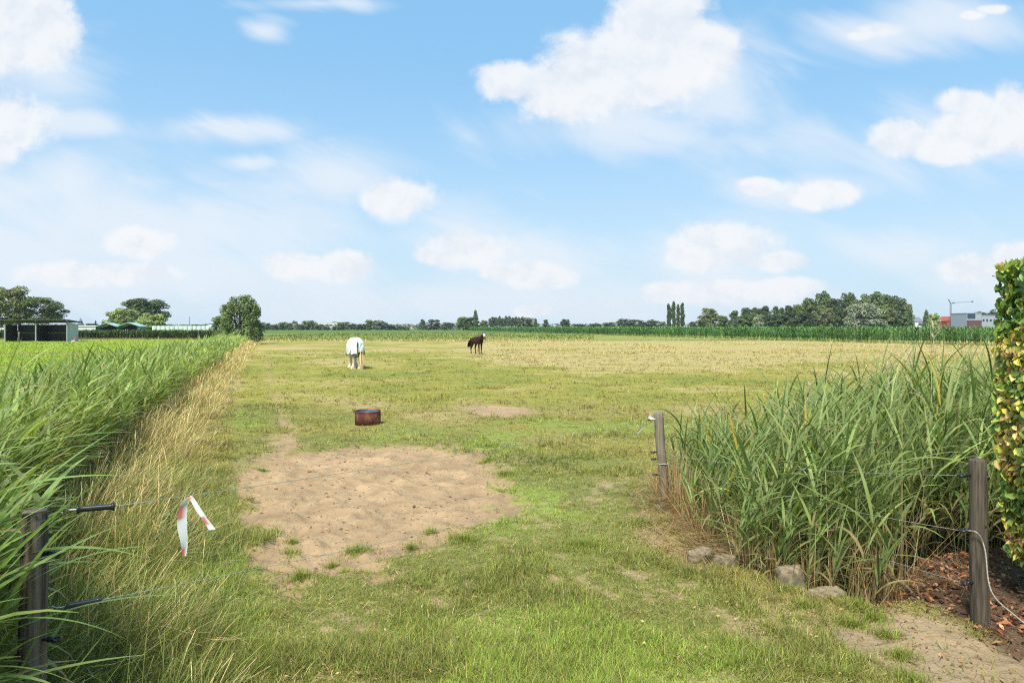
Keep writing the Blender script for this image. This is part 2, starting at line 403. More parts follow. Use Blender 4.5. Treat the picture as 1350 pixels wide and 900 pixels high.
def build_ground():
    ys = [-40, -20, -8, -3, 0, 1.2]
    y = 1.8
    while y < 4000:
        ys.append(y); y += max(.035, y*.0062)
    s = np.concatenate([[-3.2, -2.2, -1.7, -1.4, -1.2], np.arange(-1.05, 1.051, .0046), [1.2, 1.4, 1.7, 2.2, 3.2]])
    ys = np.array(ys); Yg, Sg = np.meshgrid(ys, s, indexing='ij'); Xg = Sg*(np.abs(Yg)+1.5)
    x, y = Xg.ravel(), Yg.ravel(); L = land(x, y)
    z = L['h'].copy(); z[y > 300] = 0
    c, dry = grasscol(x, y, L)
    n3, n2 = L['n3'], L['n2']
    thatch = c*.72+np.array([.16, .13, .07])*.28
    thatch = np.where((y > 18)[:, None], c*.95, thatch)
    c = thatch
    def lay(c, col, m): m = np.clip(m, 0, 1)[:, None]; return c*(1-m)+col*m
    soilc = C_SOIL*(.70+.62*n2[:, None])*(.80+.4*n3[:, None])
    c = lay(c, soilc, L['soil']); c = lay(c, soilc*np.array([.95, 1.0, 1.05]), np.maximum(L['thin'], L['bare'])*.8)
    c = lay(c, C_SAND*(.8+.35*n2[:, None]), L['sand'])
    c = lay(c, np.array([.10, .065, .04])*(.7+.8*n3[:, None]), L['mulch'])
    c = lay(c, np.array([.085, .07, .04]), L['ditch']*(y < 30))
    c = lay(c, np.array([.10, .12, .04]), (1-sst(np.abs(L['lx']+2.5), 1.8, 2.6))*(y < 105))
    nr, nc = len(ys), len(s); idx = np.arange(nr*nc).reshape(nr, nc)
    Q = np.stack([idx[:-1, :-1], idx[:-1, 1:], idx[1:, 1:], idx[1:, :-1]], -1).reshape(-1, 4)
    m = bpy.data.materials.new('pasture_ground'); m.use_nodes = True; t = NT(m.node_tree); p = t.n['Principled BSDF']
    at = t.node('ShaderNodeAttribute', attribute_name='col'); tc = t.node('ShaderNodeTexCoord')
    P = tc.outputs['Object']
    a = t.noise(P, 38, 6, .65); b = t.noise(P, 5.5, 5, .6); f = t.noise(t.vec('MULTIPLY', P, (1, 1, 1)), 1.3, 5, .65)
    v = t.math('ADD', .55, t.math('ADD', t.math('MULTIPLY', a.outputs['Fac'], .4), t.math('ADD', t.math('MULTIPLY', b.outputs['Fac'], .25), t.math('MULTIPLY', f.outputs['Fac'], .25))))
    cc = t.vec('SCALE', at.outputs['Color']); t.l.new(v, cc.node.inputs[3])
    t.l.new(cc, p.inputs['Base Color']); p.inputs['Roughness'].default_value = .9; p.inputs['Specular IOR Level'].default_value = .1
    vor = t.node('ShaderNodeTexVoronoi'); vor.inputs['Scale'].default_value = 7
    t.l.new(t.vec('ADD', P, t.vec('MULTIPLY', b.outputs['Color'], (.12, .12, .12))), vor.inputs['Vector'])
    hgt = t.math('ADD', t.math('MULTIPLY', a.outputs['Fac'], .35), t.math('ADD', b.outputs['Fac'], t.math('MULTIPLY', vor.outputs['Distance'], .5)))
    bm = t.node('ShaderNodeBump'); bm.inputs['Strength'].default_value = .8; bm.inputs['Distance'].default_value = .06
    t.l.new(hgt, bm.inputs['Height']); t.l.new(bm.outputs[0], p.inputs['Normal'])
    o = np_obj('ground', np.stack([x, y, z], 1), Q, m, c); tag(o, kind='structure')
build_ground()

# ------------------------------------------------------------------ horses
def skin_body(name, pts, edges, mat, parent, sub=2, root=0):
    me = bpy.data.meshes.new(name); me.from_pydata([p[0] for p in pts], edges, []); o = bpy.data.objects.new(name, me); link(o)
    sk = o.modifiers.new('s', 'SKIN'); sk.use_smooth_shade = True
    for i, v in enumerate(me.skin_vertices[0].data):
        r = pts[i][1]; v.radius = r if hasattr(r, '__len__') else (r, r); v.use_root = (i == root)
    ss = o.modifiers.new('u', 'SUBSURF'); ss.levels = sub; ss.render_levels = sub
    dg = bpy.context.evaluated_depsgraph_get(); dg.update()
    new = bpy.data.meshes.new_from_object(o.evaluated_get(dg)); bpy.data.objects.remove(o)
    new.name = name; new.materials.clear(); new.materials.append(mat)
    for p in new.polygons: p.use_smooth = True
    return link(bpy.data.objects.new(name, new), parent)
def horse_body(parent, mat, head='up', turn=0.0, legs=None):
    P = [((-.50, 0, 1.22), (.29, .30)), ((-.15, 0, 1.15), (.31, .33)), ((.22, 0, 1.13), (.31, .34)), ((.52, 0, 1.18), (.25, .31)),
         ((-.76, 0, 1.20), (.19, .22))]
    E = [(0, 1), (1, 2), (2, 3), (0, 4)]
    if head == 'up':
        tx, ty = math.cos(turn), math.sin(turn)
        neck = [((.70, 0, 1.34), (.16, .23)), ((.90, .05*ty, 1.48), (.12, .18)), ((1.06, .12*ty, 1.64), (.095, .13))]
        hx, hy, hz = 1.06, .12*ty, 1.64
        neck += [((hx+.14*tx, hy+.14*ty, hz-.02), (.085, .105)), ((hx+.27*tx, hy+.27*ty, hz-.17), (.07, .085)),
                 ((hx+.37*tx, hy+.37*ty, hz-.33), (.05, .058)), ((hx+.42*tx, hy+.42*ty, hz-.42), (.045, .05))]
    else:
        neck = [((.72, 0, 1.16), (.14, .19)), ((.95, 0, .93), (.10, .14)), ((1.14, 0, .66), (.08, .11)), ((1.24, 0, .50), (.085, .10)),
                ((1.31, 0, .34), (.07, .08)), ((1.36, 0, .18), (.05, .055)), ((1.38, 0, .09), (.045, .045))]
    b = len(P); P += neck; E += [(3, b)]+[(b+i, b+i+1) for i in range(len(neck)-1)]
    legs = legs or [0, 0, 0, 0]
    for i, sgn in enumerate((-1, 1)):
        o = legs[i]; b = len(P)
        P += [((-.60, .13*sgn, 1.0), (.15, .17)), ((-.50+o*.3, .15*sgn, .80), (.10, .12)), ((-.72+o*.7, .15*sgn, .50), (.052, .065)),
              ((-.68+o*.9, .15*sgn, .28), .038), ((-.66+o, .15*sgn, .13), .045), ((-.61+o, .15*sgn, .02), (.055, .06))]
        E += [(0, b)]+[(b+k, b+k+1) for k in range(5)]
        o = legs[2+i]; b = len(P)
        P += [((.50, .12*sgn, .98), (.11, .13)), ((.46+o*.2, .13*sgn, .76), (.07, .085)), ((.50+o*.6, .13*sgn, .44), (.048, .052)),
              ((.49+o*.9, .13*sgn, .26), .034), ((.49+o, .13*sgn, .12), .041), ((.54+o, .13*sgn, .02), (.05, .055))]
        E += [(3, b)]+[(b+k, b+k+1) for k in range(5)]
    if head == 'up':
        for sgn in (-1, 1):
            b = len(P); P += [((1.06+.03*tx-sgn*.05*ty, .12*ty+.03*ty+sgn*.05*tx, 1.75), .028), ((1.06+.05*tx-sgn*.06*ty, .12*ty+.05*ty+sgn*.06*tx, 1.85), .012)]
            E += [(7, b), (b, b+1)]
    return skin_body('body', P, E, mat, parent)
def hair(parent, name, strands, col, mat, w=.03):
    """a bundle of strands hung between point lists"""
    base = np.array([s[0] for s in strands]); parts = []
    for (p, az, L, th0, cv) in strands:
        pass
    N = len(strands)
    V, Q, C = ribbons(base, np.array([s[1] for s in strands]), np.array([s[2] for s in strands]), w,
                      np.array([s[3] for s in strands]), np.array([s[4] for s in strands]), 6, varycol(col, N, .15),
                      prof=lambda t: np.clip(.6+.7*np.sin(t*math.pi)-.5*t, .1, 1))
    return np_obj(name, V, Q, mat, C, parent)

M_BAY = pmat('dark_bay_coat', (.024, .011, .007), (.045, .02, .012), 3, .6, spec=.15)
M_CREAM = pmat('cream_coat', lin(232, 218, 200), lin(212, 186, 155), 6, .8, spec=.2)
M_HAIR = vmat('horse_hair', .5, .1)
def brown_horse():
    t = thing('horse', 'dark brown horse in a grey fly mask standing alert in the pasture', 'horse', (-2.62, 51.5, 0), R(-58))
    t.location.z = float(H(-2.62, 51.5))-.04
    t.scale = (.93,)*3
    horse_body(t, M_BAY, 'up', R(-12), [-.12, .10, .05, -.08])
    st = [((-.93+rng.normal(0, .02), rng.normal(0, .03), 1.27+rng.normal(0, .02)), math.pi+rng.normal(0, .2), .85+rng.random()*.12, R(112)+rng.normal(0, .05), R(66)) for _ in range(90)]
    hair(t, 'tail', st, (.008, .006, .006), M_HAIR, .035)
    st = []
    for k in range(110):
        f = rng.random(); st.append(((.66+.40*f, -.02*f+rng.normal(0, .015), 1.54+.24*f), math.pi/2+rng.normal(0, .2), .20, R(70), R(90)))
    hair(t, 'mane', st, (.01, .008, .007), M_HAIR, .03)
    # fly mask: a mesh hood over the upper head
    tu = R(-12); tx, ty = math.cos(tu), math.sin(tu); hy = .12*ty
    P = [((1.06+.06*tx, hy+.06*ty, 1.655), (.108, .128)), ((1.06+.14*tx, hy+.14*ty, 1.625), (.112, .132)), ((1.06+.25*tx, hy+.25*ty, 1.495), (.098, .114)), ((1.06+.32*tx, hy+.32*ty, 1.39), (.08, .09))]
    skin_body('fly_mask', P, [(0, 1), (1, 2), (2, 3)], pmat('grey_mesh', lin(190, 188, 192), lin(160, 158, 165), 8, .8), t)
def white_horse():
    x, y = -7.65, 33.2
    t = thing('horse', 'cream horse seen from behind, grazing under a pale mint rug', 'horse', (x, y, float(H(x, y))-.03), R(90+21))
    horse_body(t, M_CREAM, 'down', 0, [.02, -.08, .06, -.05])
    # rug: draped shell over back, flanks and rump
    xs = [-1.00, -.985, -.94, -.86, -.72, -.55, -.3, 0, .3, .5, .66, .76]
    ws = [.10, .20, .285, .33, .36, .365, .37, .38, .37, .33, .28, .24]
    tp = [1.30, 1.40, 1.47, 1.51, 1.535, 1.545, 1.53, 1.50, 1.49, 1.53, 1.50, 1.45]
    bt = [.84, .82, .78, .74, .70, .68, .68, .68, .70, .76, .85, .98]
    n = 27; vs = []
    for i, xx in enumerate(xs):
        for j in range(n):
            a = (j/(n-1)*2-1); s = abs(a); sg = 1 if a >= 0 else -1
            if s < .42: th = s/.42*math.pi/2; yy = ws[i]*math.sin(th); zz = tp[i]-.42*(1-math.cos(th))
            else:
                q = (s-.42)/.58; yy = ws[i]*(1.0-.05*q+.03*math.sin(q*5+i)); zz = (tp[i]-.42)*(1-q)+bt[i]*q
            if i < 3: xx2 = xx-.03*math.sin(s*math.pi)
            else: xx2 = xx
            vs.append((xx2+.008*math.sin(j*2.1+i), sg*yy+.010*math.sin(i*1.9+j*.8), zz+.006*math.sin(j*1.7)))
    fs = [(i*n+j, i*n+j+1, (i+1)*n+j+1, (i+1)*n+j) for i in range(len(xs)-1) for j in range(n-1)]
    m = MB().add(vs, fs)
    # rear flaps, one each side of the tail
    rug = m.build('rug', pmat('mint_rug', lin(232, 240, 236), lin(212, 226, 220), 3, .75, bump=.01), t, True)
    sol = rug.modifiers.new('s', 'SOLIDIFY'); sol.thickness = .012; sol.offset = 1
    mf = MB()
    for sgn in (-1, 1):
        v = []
        for a in range(8):
            for b in range(9):
                fy = a/7; fz = b/8
                yy = sgn*(.035+.26*fy); zz = 1.36-.10*fy*fy-(.54-.08*fy+(.10 if sgn > 0 else 0))*fz
                v.append((-1.03+.09*fy*fy-.02*math.sin(fz*3+fy*4), yy, zz))
        mf.add(v, [(a*9+b, a*9+b+1, (a+1)*9+b+1, (a+1)*9+b) for a in range(7) for b in range(8)])
    fl = mf.build('rear_flap', pmat('mint_flap', lin(236, 243, 240), lin(215, 228, 224), 4, .75), rug, True)
    sol = fl.modifiers.new('s', 'SOLIDIFY'); sol.thickness = .01
    tr = MB()
    for sgn in (-1, 1):
        dz = .10 if sgn > 0 else 0
        tr.tube([(-1.04, sgn*.04, .825-dz), (-1.03, sgn*.15, .835-dz), (-.97, sgn*.30, .80-dz)], .02, 6)
        tr.tube([(-.97, sgn*.31, .92), (-.8, sgn*.372, .74), (-.3, sgn*.385, .68), (.2, sgn*.39, .68), (.6, sgn*.30, .80)], .016, 6)
    tr.tube([(-1.045, .03, 1.18), (-1.06, .03, 1.05)], .012, 6)
    tr.build('trim', pmat('dark_binding', (.02, .025, .025), None, 5, .7), rug)
    st = MB(); st.tube([(-.62, -.15, .66), (-.66, 0, .60), (-.62, .15, .66)], .02, 6); st.tube([(-.98, -.1, .78), (-.8, 0, .62), (-.66, .14, .60)], .018, 6)
    st.build('leg_strap', pmat('dark_strap', (.02, .02, .022), None, 5, .6), t)
    stn = [((-.98+rng.normal(0, .02), -.16+rng.normal(0, .03), .86+rng.normal(0, .05)), rng.uniform(0, 6.28), .75+rng.random()*.1, R(172)+rng.normal(0, .05), R(8)) for _ in range(120)]
    hair(t, 'tail', stn, lin(228, 196, 150), M_HAIR, .026)
    for sx, sy in ((-.62, .15), (-.74, -.15), (.55, .13), (.44, -.13)):
        fe = []
        for k in range(60):
            a = rng.uniform(0, 6.28); fe.append(((sx+.05*math.cos(a), sy+.05*math.sin(a), .30), a, .28, R(165), R(-12)))
        hair(t, 'feathering', fe, lin(236, 220, 196), M_HAIR, .035)
brown_horse(); white_horse()

# ------------------------------------------------------------------ feed tub
def tub():
    x, y = -2.98, 14.1
    z = float(H(x, y))
    t = thing('feed_tub', 'round rusty metal tub with blue lining behind the bare soil patch', 'tub', (x, y, z))
    rust = pmat('rusty_steel', lin(108, 62, 50), lin(84, 48, 42), 16, .9, bump=.003, stretch=(1, 1, .7), c3=lin(140, 92, 72))
    m = MB(); n = 40
    prof = [(.245, 0), (.262, .006), (.262, .20), (.258, .262), (.262, .268), (.262, .28), (.250, .28), (.250, .02)]
    vs = [((r+.004*math.sin(5*a))*math.cos(a), (r+.004*math.sin(3*a))*math.sin(a), zz+.005*math.sin(2*a)*(zz > .1)) for r, zz in prof for a in [2*math.pi*k/n for k in range(n)]]
    fs = [(i*n+j, i*n+(j+1) % n, (i+1)*n+(j+1) % n, (i+1)*n+j) for i in range(len(prof)-1) for j in range(n)]
    m.add(vs, fs).build('shell', rust, t, True)
    MB().torus((0, 0, .277), .257, .009, 'z', 40, 8).build('rim', rust, t, True)
    m = MB(); prof = [(.246, .262), (.243, .12), (.0, .11)]
    vs = [(r*math.cos(a), r*math.sin(a), zz) for r, zz in prof for a in [2*math.pi*k/n for k in range(n)]]
    m.add(vs, [(i*n+j, i*n+(j+1) % n, (i+1)*n+(j+1) % n, (i+1)*n+j) for i in range(2) for j in range(n)])
    m.build('lining', pmat('blue_plastic', lin(60, 82, 124), lin(96, 116, 150), 6, .4), t, True)
    MB().tube([(0, 0, .20), (0, 0, .245)], .24, 40).build('water', pmat('water', lin(110, 128, 158), lin(70, 88, 120), 3, .08, spec=.8), t, True)
tub()

# ------------------------------------------------------------------ fence posts, insulators, wires, tape
M_POST = pmat('weathered_post', lin(148, 134, 112), lin(100, 90, 76), 75, .9, bump=.006, stretch=(1, 1, .05), c3=lin(118, 112, 98))
M_POST2 = pmat('dark_weathered_post', lin(104, 94, 78), lin(56, 49, 41), 75, .9, bump=.008, stretch=(1, 1, .05), c3=lin(80, 72, 60))
M_BLK = pmat('black_plastic', (.012, .012, .014), (.02, .02, .022), 5, .35)
M_WIRE = pmat('pale_polywire', lin(170, 178, 160), lin(105, 120, 105), 300, .6)
M_ROPE = pmat('white_rope', lin(168, 162, 145), lin(120, 114, 100), 90, .7, bump=.002)
def post(name, label, base, top, r0, r1, mat, sides=20):
    b = Vector(base); tp = Vector(top); z0 = b.z
    t = thing(name, label, 'fence post', base, 0)
    d = tp-b; k = 14; pts = []; rr = []
    for i in range(k+1):
        f = i/k; pts.append(d*f+Vector((.006*math.sin(f*5+b.x), .005*math.cos(f*4), 0))); rr.append((r0*(1-f)+r1*f)*(1+.02*math.sin(f*17)+.012*math.sin(f*41)))
    pts = [pts[0]+Vector((0, 0, -.25))]+pts; rr = [r0]+rr
    pts.append(pts[-1]+d.normalized()*.010); rr.append(r1*.90)
    m = MB().tube(pts, rr, sides)
    for i, v in enumerate(m.v):      # a shallow split running down the grain
        a = (i % sides)
        if a in (3, 11): p = pts[min(i//sides, len(pts)-1)]; v = Vector(v); m.v[i] = tuple(v+(p-v)*.07)
    m.build('wood', mat, t, True)
    return t, d
def insulator(t, at, away, s=1.0):
    """black ring insulator on a screw, pointing away from the post"""
    a = Vector(away).normalized(); p = Vector(at)
    m = MB().tube([p, p+a*.035*s], .006*s, 8)
    m.tube([p+a*.028*s, p+a*.05*s], .012*s, 10)
    m.torus(tuple(p+a*.062*s), .017*s, .007*s, 'z' if abs(a.x) > .3 else 'x')
    return m.build('insulator', M_BLK, t, True)
MIDX, MIDY = 1.755, 7.78
zb = float(H(MIDX, MIDY))
mid_post, dm = post('fence_post', 'slim grey wooden post leaning at the left edge of the reed ditch', (MIDX, MIDY, -.02), (MIDX-.085, MIDY+.02, 1.015), .048, .055, M_POST)
for f in (.93, .577, .50, .33):
    q = dm*f; insulator(mid_post, (q.x-.05, q.y-.01, q.z), (-1, -.25, 0), 1.0)
MB().torus((dm.x*.45, dm.y*.45, dm.z*.45), .056, .005, 'z', 20, 6).build('string', pmat('green_twine', lin(150, 200, 160), None, 40, .7), mid_post)
RX, RY = 3.165, 4.60
rz0 = float(H(RX, RY))
right_post, dr = post('fence_post', 'thick dark grey wooden post on the mulch in front of the hedge', (RX, RY, -.03), (RX-.038, RY, 1.10), .057, .051, M_POST2)
right_post_ins = []
for (zz) in (1.005, .635, .285):
    f = (zz+.03)/1.13; q = dr*f; insulator(right_post, (q.x-.048, q.y-.01, q.z), (-1, -.2, 0), 1.15); right_post_ins.append(Vector((RX+q.x-.125, RY-.02, zz)))
M_HOLE = pmat('dark_hole', (.01, .008, .006), None, 5, .9)
for hp in ((-.012, -.053, .70), (-.02, -.053, .93)): MB().torus(hp, .006, .004, 'y', 10, 5).build('screw_hole', M_HOLE, right_post)
LX, LY = -2.09, 2.95
left_post, dl = post('fence_post', 'old split wooden post half buried in the reeds at lower left', (LX, LY, -.1), (LX+.01, LY+.03, 1.19), .062, .050,
    pmat('split_old_post', lin(120, 104, 92), lin(56, 46, 42), 60, .95, bump=.014, stretch=(1, 1, .05), c3=lin(124, 112, 104)))
insulator(left_post, (.055, 0, 1.12), (1, .1, 0)); insulator(left_post, (.055, 0, .75), (1, .1, 0))

def at(u, v, Y): return Vector(((u-U0)/F*Y, Y, CAM_H-(v-V0)/F*Y))
def sag(a, b, s, n=16):
    return [a.lerp(b, i/n)+Vector((0, 0, -s*4*(i/n)*(1-i/n))) for i in range(n+1)]
def grip(name, t, a, b):
    """black gate handle: ribbed grip with a flange at each end and a hook"""
    d = (b-a).normalized(); L = (b-a).length; m = MB()
    pts, rr = [], []
    for i in range(25):
        f = i/24; r = .0125+(.0015 if i % 2 else 0)
        if f < .08 or f > .92: r = .019
        pts.append(a+(b-a)*f); rr.append(r)
    m.tube(pts, rr, 14)
    o = m.build(name, M_BLK, t, True)
    h = MB().tube([a, a-d*.03, a-d*.05+Vector((0, 0, .012)), a-d*.07, a-d*.055+Vector((0, 0, -.01))], .003, 6)
    h.build('hook', pmat('zinc_hook', (.3, .3, .3), None, 5, .4, metal=1), o)
    return o
g1a, g1b = at(102, 671, 2.98), at(151, 667, 3.03)
g2a, g2b = at(86, 799, 2.98), at(134, 790, 3.04)
mz = Vector((MIDX, MIDY, -.02))
e1 = mz+dm*.93+Vector((-.11, -.03, 0)); e2 = mz+dm*.50+Vector((-.11, -.03, 0)); e3 = mz+dm*.33+Vector((-.11, -.03, 0))
def wire(name, label, pts, r, mat=M_WIRE):
    t = thing(name, label, 'wire', tuple(pts[0])); o = pts[0]
    w = MB().tube([p-o for p in pts], r, 6).build('strand', mat, t, True); return t, o
t, o = wire('gate_wire', 'upper electric gate wire with black handle, crossing the bare soil patch', sag(g1b, e1, .03, 30), .0016); grip('handle', t, g1a-o, g1b-o)
t, o = wire('gate_wire', 'lower electric gate wire with black handle, ending low on the slim post', sag(g2b, e3, .05, 30), .0016); grip('handle', t, g2a-o, g2b-o)
wire('fence_wire', 'top fence wire running through the reed tops to the thick post', sag(mz+dm*.577+Vector((-.11, -.03, 0)), right_post_ins[0], .05), .0015)
wire('fence_wire', 'middle fence wire sagging across the front of the reeds', sag(mz+dm*.50+Vector((-.11, -.03, 0)), right_post_ins[1], .06), .0015)
wire('fence_wire', 'lowest fence wire running down to the foot of the thick post', sag(mz+dm*.33+Vector((-.11, -.03, 0)), right_post_ins[2], .05), .0015)
a = right_post_ins[1]; b = at(1450, 925, 3.5)
pts = [a+Vector((.02, 0, 0)), a+Vector((.07, -.05, .0)), a+Vector((.10, -.08, -.10)), a.lerp(b, .30)+Vector((-.05, -.03, -.10)), a.lerp(b, .5)+Vector((-.03, 0, -.07)), a.lerp(b, .75), b]
def smooth_path(P, n=6):
    out = []
    for i in range(len(P)-1):
        p0, p1, p2, p3 = P[max(i-1, 0)], P[i], P[i+1], P[min(i+2, len(P)-1)]
        for k in range(n):
            t = k/n; out.append(.5*((2*p1)+(p2-p0)*t+(2*p0-5*p1+4*p2-p3)*t*t+(3*p1-p0-3*p2+p3)*t**3))
    out.append(P[-1]); return out
wire('rope', 'pale thick rope tied to the thick post and slanting down to the right', smooth_path(pts), 0.0042, M_ROPE)

def tape(name, label, path, widths, twists, side=Vector((1, 0, 0))):
    t = thing(name, label, 'barrier tape', tuple(path[0])); P = smooth_path([Vector(p) for p in path], 7); n = len(P)
    m = MB(); vs = []; cols = []
    for i, p in enumerate(P):
        f = i/(n-1); w = np.interp(f, np.linspace(0, 1, len(widths)), widths); tw = np.interp(f, np.linspace(0, 1, len(twists)), twists)
        s = Vector((math.cos(tw), math.sin(tw), .15*math.sin(tw*2))).normalized()*w*.5
        d = Vector((0, .004, 0))
        for k in (-1, -.33, .33, 1):
            vs.append(p-P[0]+s*k+d*(1-abs(k)))
            f2 = f*len(path)*.40
            q = (f2 % 1.0); rs = .85 if (q < .30 and k < 0) else (.35 if q < .36 and k < .5 else 0)
            cols.append(tuple(.80*(1-rs)+rs*c for c in (.66, .12, .10)))
    V = np.array([tuple(v) for v in vs]); Q = np.array([(i*4+j, i*4+j+1, (i+1)*4+j+1, (i+1)*4+j) for i in range(n-1) for j in range(3)])
    np_obj('strip', V, Q, M_TAPE, np.array(cols), t)
    return t
M_TAPE = vmat('barrier_tape', .4, .3, .4)
ty = 3.40
tape('barrier_tape', 'crumpled red and white tape hanging from the upper gate wire at left',
     [at(243, 733, ty), at(243, 715, ty), at(240, 690, ty), at(242, 665, ty), at(247, 656, ty), at(252, 656, ty), at(262, 672, ty), at(271, 685, ty), at(280, 698, ty)],
     [.015, .035, .045, .04, .02, .02, .025, .022, .03], [.3, .9, .4, .7, 1.0, .6, .4, .9, .3])
ty = 7.70
tape('barrier_tape', 'short white tape fluttering from the top of the slim leaning post',
     [at(856, 543, ty), at(857, 550, ty), at(861, 553, ty), at(852, 557, ty), at(847, 562, ty), at(840, 571, ty)],
     [.01, .05, .06, .04, .035, .03], [.2, .6, .3, .9, .4, .2])

# ------------------------------------------------------------------ stones of the culvert head
def stone(label, c, s, seed, parts=None):
    rr = np.random.default_rng(seed); n, mm = 28, 18; vs = []
    for i in range(mm+1):
        ph = math.pi*i/mm
        for j in range(n):
            th = 2*math.pi*j/n; d = np.array([math.sin(ph)*math.cos(th), math.sin(ph)*math.sin(th), math.cos(ph)])
            p = np.sign(d)*np.abs(d)**.42
            k = 1+.45*(fbm(np.array([d[0]*1.6+seed]), np.array([d[1]*1.6+d[2]*2]), 1.3, seed)[0]-.5)+.22*(fbm(np.array([d[0]*5]), np.array([d[1]*5+d[2]*6]), 1, seed+3)[0]-.5)
            vs.append(tuple(p*k*np.array(s)))
    fs = [(i*n+j, i*n+(j+1) % n, (i+1)*n+(j+1) % n, (i+1)*n+j) for i in range(mm) for j in range(n)]
    o = MB().add(vs, fs).build('stone', M_STONE, None, True)
    o.location = c; o.rotation_euler = (rr.normal(0, .12), rr.normal(0, .12), rr.uniform(-.5, .5)); tag(o, label, 'stone'); return o
M_STONE = pmat('weathered_concrete', lin(150, 134, 106), lin(96, 84, 66), 22, .95, bump=.02, c3=lin(104, 98, 74), detail=8)
stone('broken grey stone at the ditch edge nearest the slim leaning post', (1.64, 5.95, -.02), (.105, .07, .09), 3)
stone('second grey stone touching the first at the foot of the dead stalks', (1.80, 5.78, -.015), (.095, .065, .085), 9)
stone('round pale stone standing up at the ditch edge below the reeds', (2.17, 5.32, .02), (.095, .075, .115), 5)
stone('low grey slab of stone sloping into the ditch beside the round stone', (2.33, 5.10, -.05), (.15, .08, .085), 14)
stone('small half hidden stone deep in the ditch between larger stones', (2.03, 5.58, -.12), (.07, .05, .06), 21)

# ------------------------------------------------------------------ pasture grass
def build_grass():
    def sample(n, v0, v1, pw=1.0):
        u = rng.uniform(-170, 1520, n); v = v0+(v1-v0)*rng.random(n)**pw
        Y = CAM_H*F/(v-V0); return (u-U0)/F*Y, Y
    parts = []
    # short turf: blades in small tufts
    NT_ = 150000; x, y = sample(NT_, 462, 960, 1.0)
    L = land(x, y)
    patch = fbm(x, y, 3.2, 40, 3); keep = (rng.random(NT_) < (1-np.clip(L['bare']*1.02, 0, 1)))
    keep &= (rng.random(NT_) > L['sand']*.97) & (rng.random(NT_) > L['mulch']*.97) & (L['dd'] > -.03) & (L['lx'] > -.4)
    keep &= rng.random(NT_) < .45+1.1*patch
    tuss = fbm(x, y, 1.7, 63, 3)
    x, y, tuss = x[keep], y[keep], tuss[keep]
    L = land(x, y); c, dry = grasscol(x, y, L)
    per = 6; N = len(x)*per
    sp = .012+.0016*np.repeat(y, per)
    bx = np.repeat(x, per)+rng.normal(0, 1, N)*sp; by = np.repeat(y, per)+rng.normal(0, 1, N)*sp
    bz = np.repeat(L['h'], per)-.004
    Ys = np.repeat(y, per)
    hh = (.020+.038*sst(np.repeat(tuss, per), .45, .72))*np.exp(rng.normal(0, .3, N))*(1+.022*Ys)
    hh *= 1+1.6*np.repeat((1-sst(L['lx'], .1, 1.6)), per)
    W = np.maximum(.0034, .00075*Ys)*rng.uniform(.7, 1.3, N)
    col = np.repeat(c, per, 0)*1.42
    isdry = rng.random(N) < (.16+.5*np.repeat(dry, per))
    col = np.where(isdry[:, None], C_DRY*.9, col); tv = np.repeat(rng.normal(0, .22, len(x))-.5*sst(fbm(x, y*1.5, 1.1, 88, 3), .52, .7)*(y > 8), per)[:, None]; col = col*np.exp(rng.normal(0, .26, (N, 1))+tv)*np.exp(rng.normal(0, .07, (N, 3)))
    col = np.clip(col, .01, .7)
    parts.append(ribbons(np.stack([bx, by, bz], 1), rng.uniform(0, 6.283, N), hh*1.3, W, rng.uniform(.2, 1.2, N), rng.uniform(.2, 1.2, N), 2, col,
                         prof=lambda t: np.array([1, .75, .12])))
    V, Q, C = join(parts)
    o = np_obj('pasture_grass', V, Q, M_GRASS, C); tag(o, 'short grazed turf covering the pasture and foreground', 'grass', kind='stuff')
    # a few tussocks on the soil and clumps of longer grass near the banks
    cl = [(gp((470, 722))[0], .16), (gp((437, 738))[0], .08), (gp((455, 748))[0], .08), (gp((542, 717))[0], .09), (gp((568, 700))[0], .11), (gp((385, 722))[0], .10),
          (gp((347, 616))[0], .09), (gp((395, 760))[0], .16), (gp((640, 605))[0], .16), (gp((668, 625))[0], .2), (gp((385, 712))[0], .08), (gp((612, 712))[0], .2),
          (gp((1130, 800))[0], .16), (gp((1150, 812))[0], .14), (gp((1120, 820))[0], .16), (gp((1168, 835))[0], .10), (gp((1185, 860))[0], .12), (gp((1035, 778))[0], .12),
          (gp((1005, 758))[0], .10), (gp((1060, 800))[0], .15), (gp((1200, 895))[0], .15), (gp((930, 700))[0], .2), (gp((770, 720))[0], .3), (gp((845, 690))[0], .25)]
    pts = []
    for (cx, cy), r in cl:
        n = int(420*r/.12*(r/.12)**.7); a = rng.uniform(0, 6.28, n); q = r*np.abs(rng.normal(0, .55, n)); pts.append(np.stack([cx+q*np.cos(a), cy+q*np.sin(a)*.8, np.full(n, r)], 1))
    P = np.concatenate(pts); N = len(P); Lh = land(P[:, 0], P[:, 1]); base = np.stack([P[:, 0], P[:, 1], Lh['h']-.005], 1)
    br = np.where(rng.random(N)[:, None] < .6, C_BRT*1.3, C_GRN*1.4); br = np.where(rng.random(N)[:, None] < .15, C_DRY, br); br = br*np.exp(rng.normal(0, .2, (N, 1)))
    V, Q, C = ribbons(base, rng.uniform(0, 6.28, N), .055*np.exp(rng.normal(0, .35, N)), .0045, rng.uniform(0, .8, N), rng.uniform(.2, 1.2, N), 3, br)
    o = np_obj('grass_tussocks', V, Q, M_GRASS, C); tag(o, 'greener tussocks on the bare soil and along the ditch bank', 'grass', kind='stuff')
build_grass()

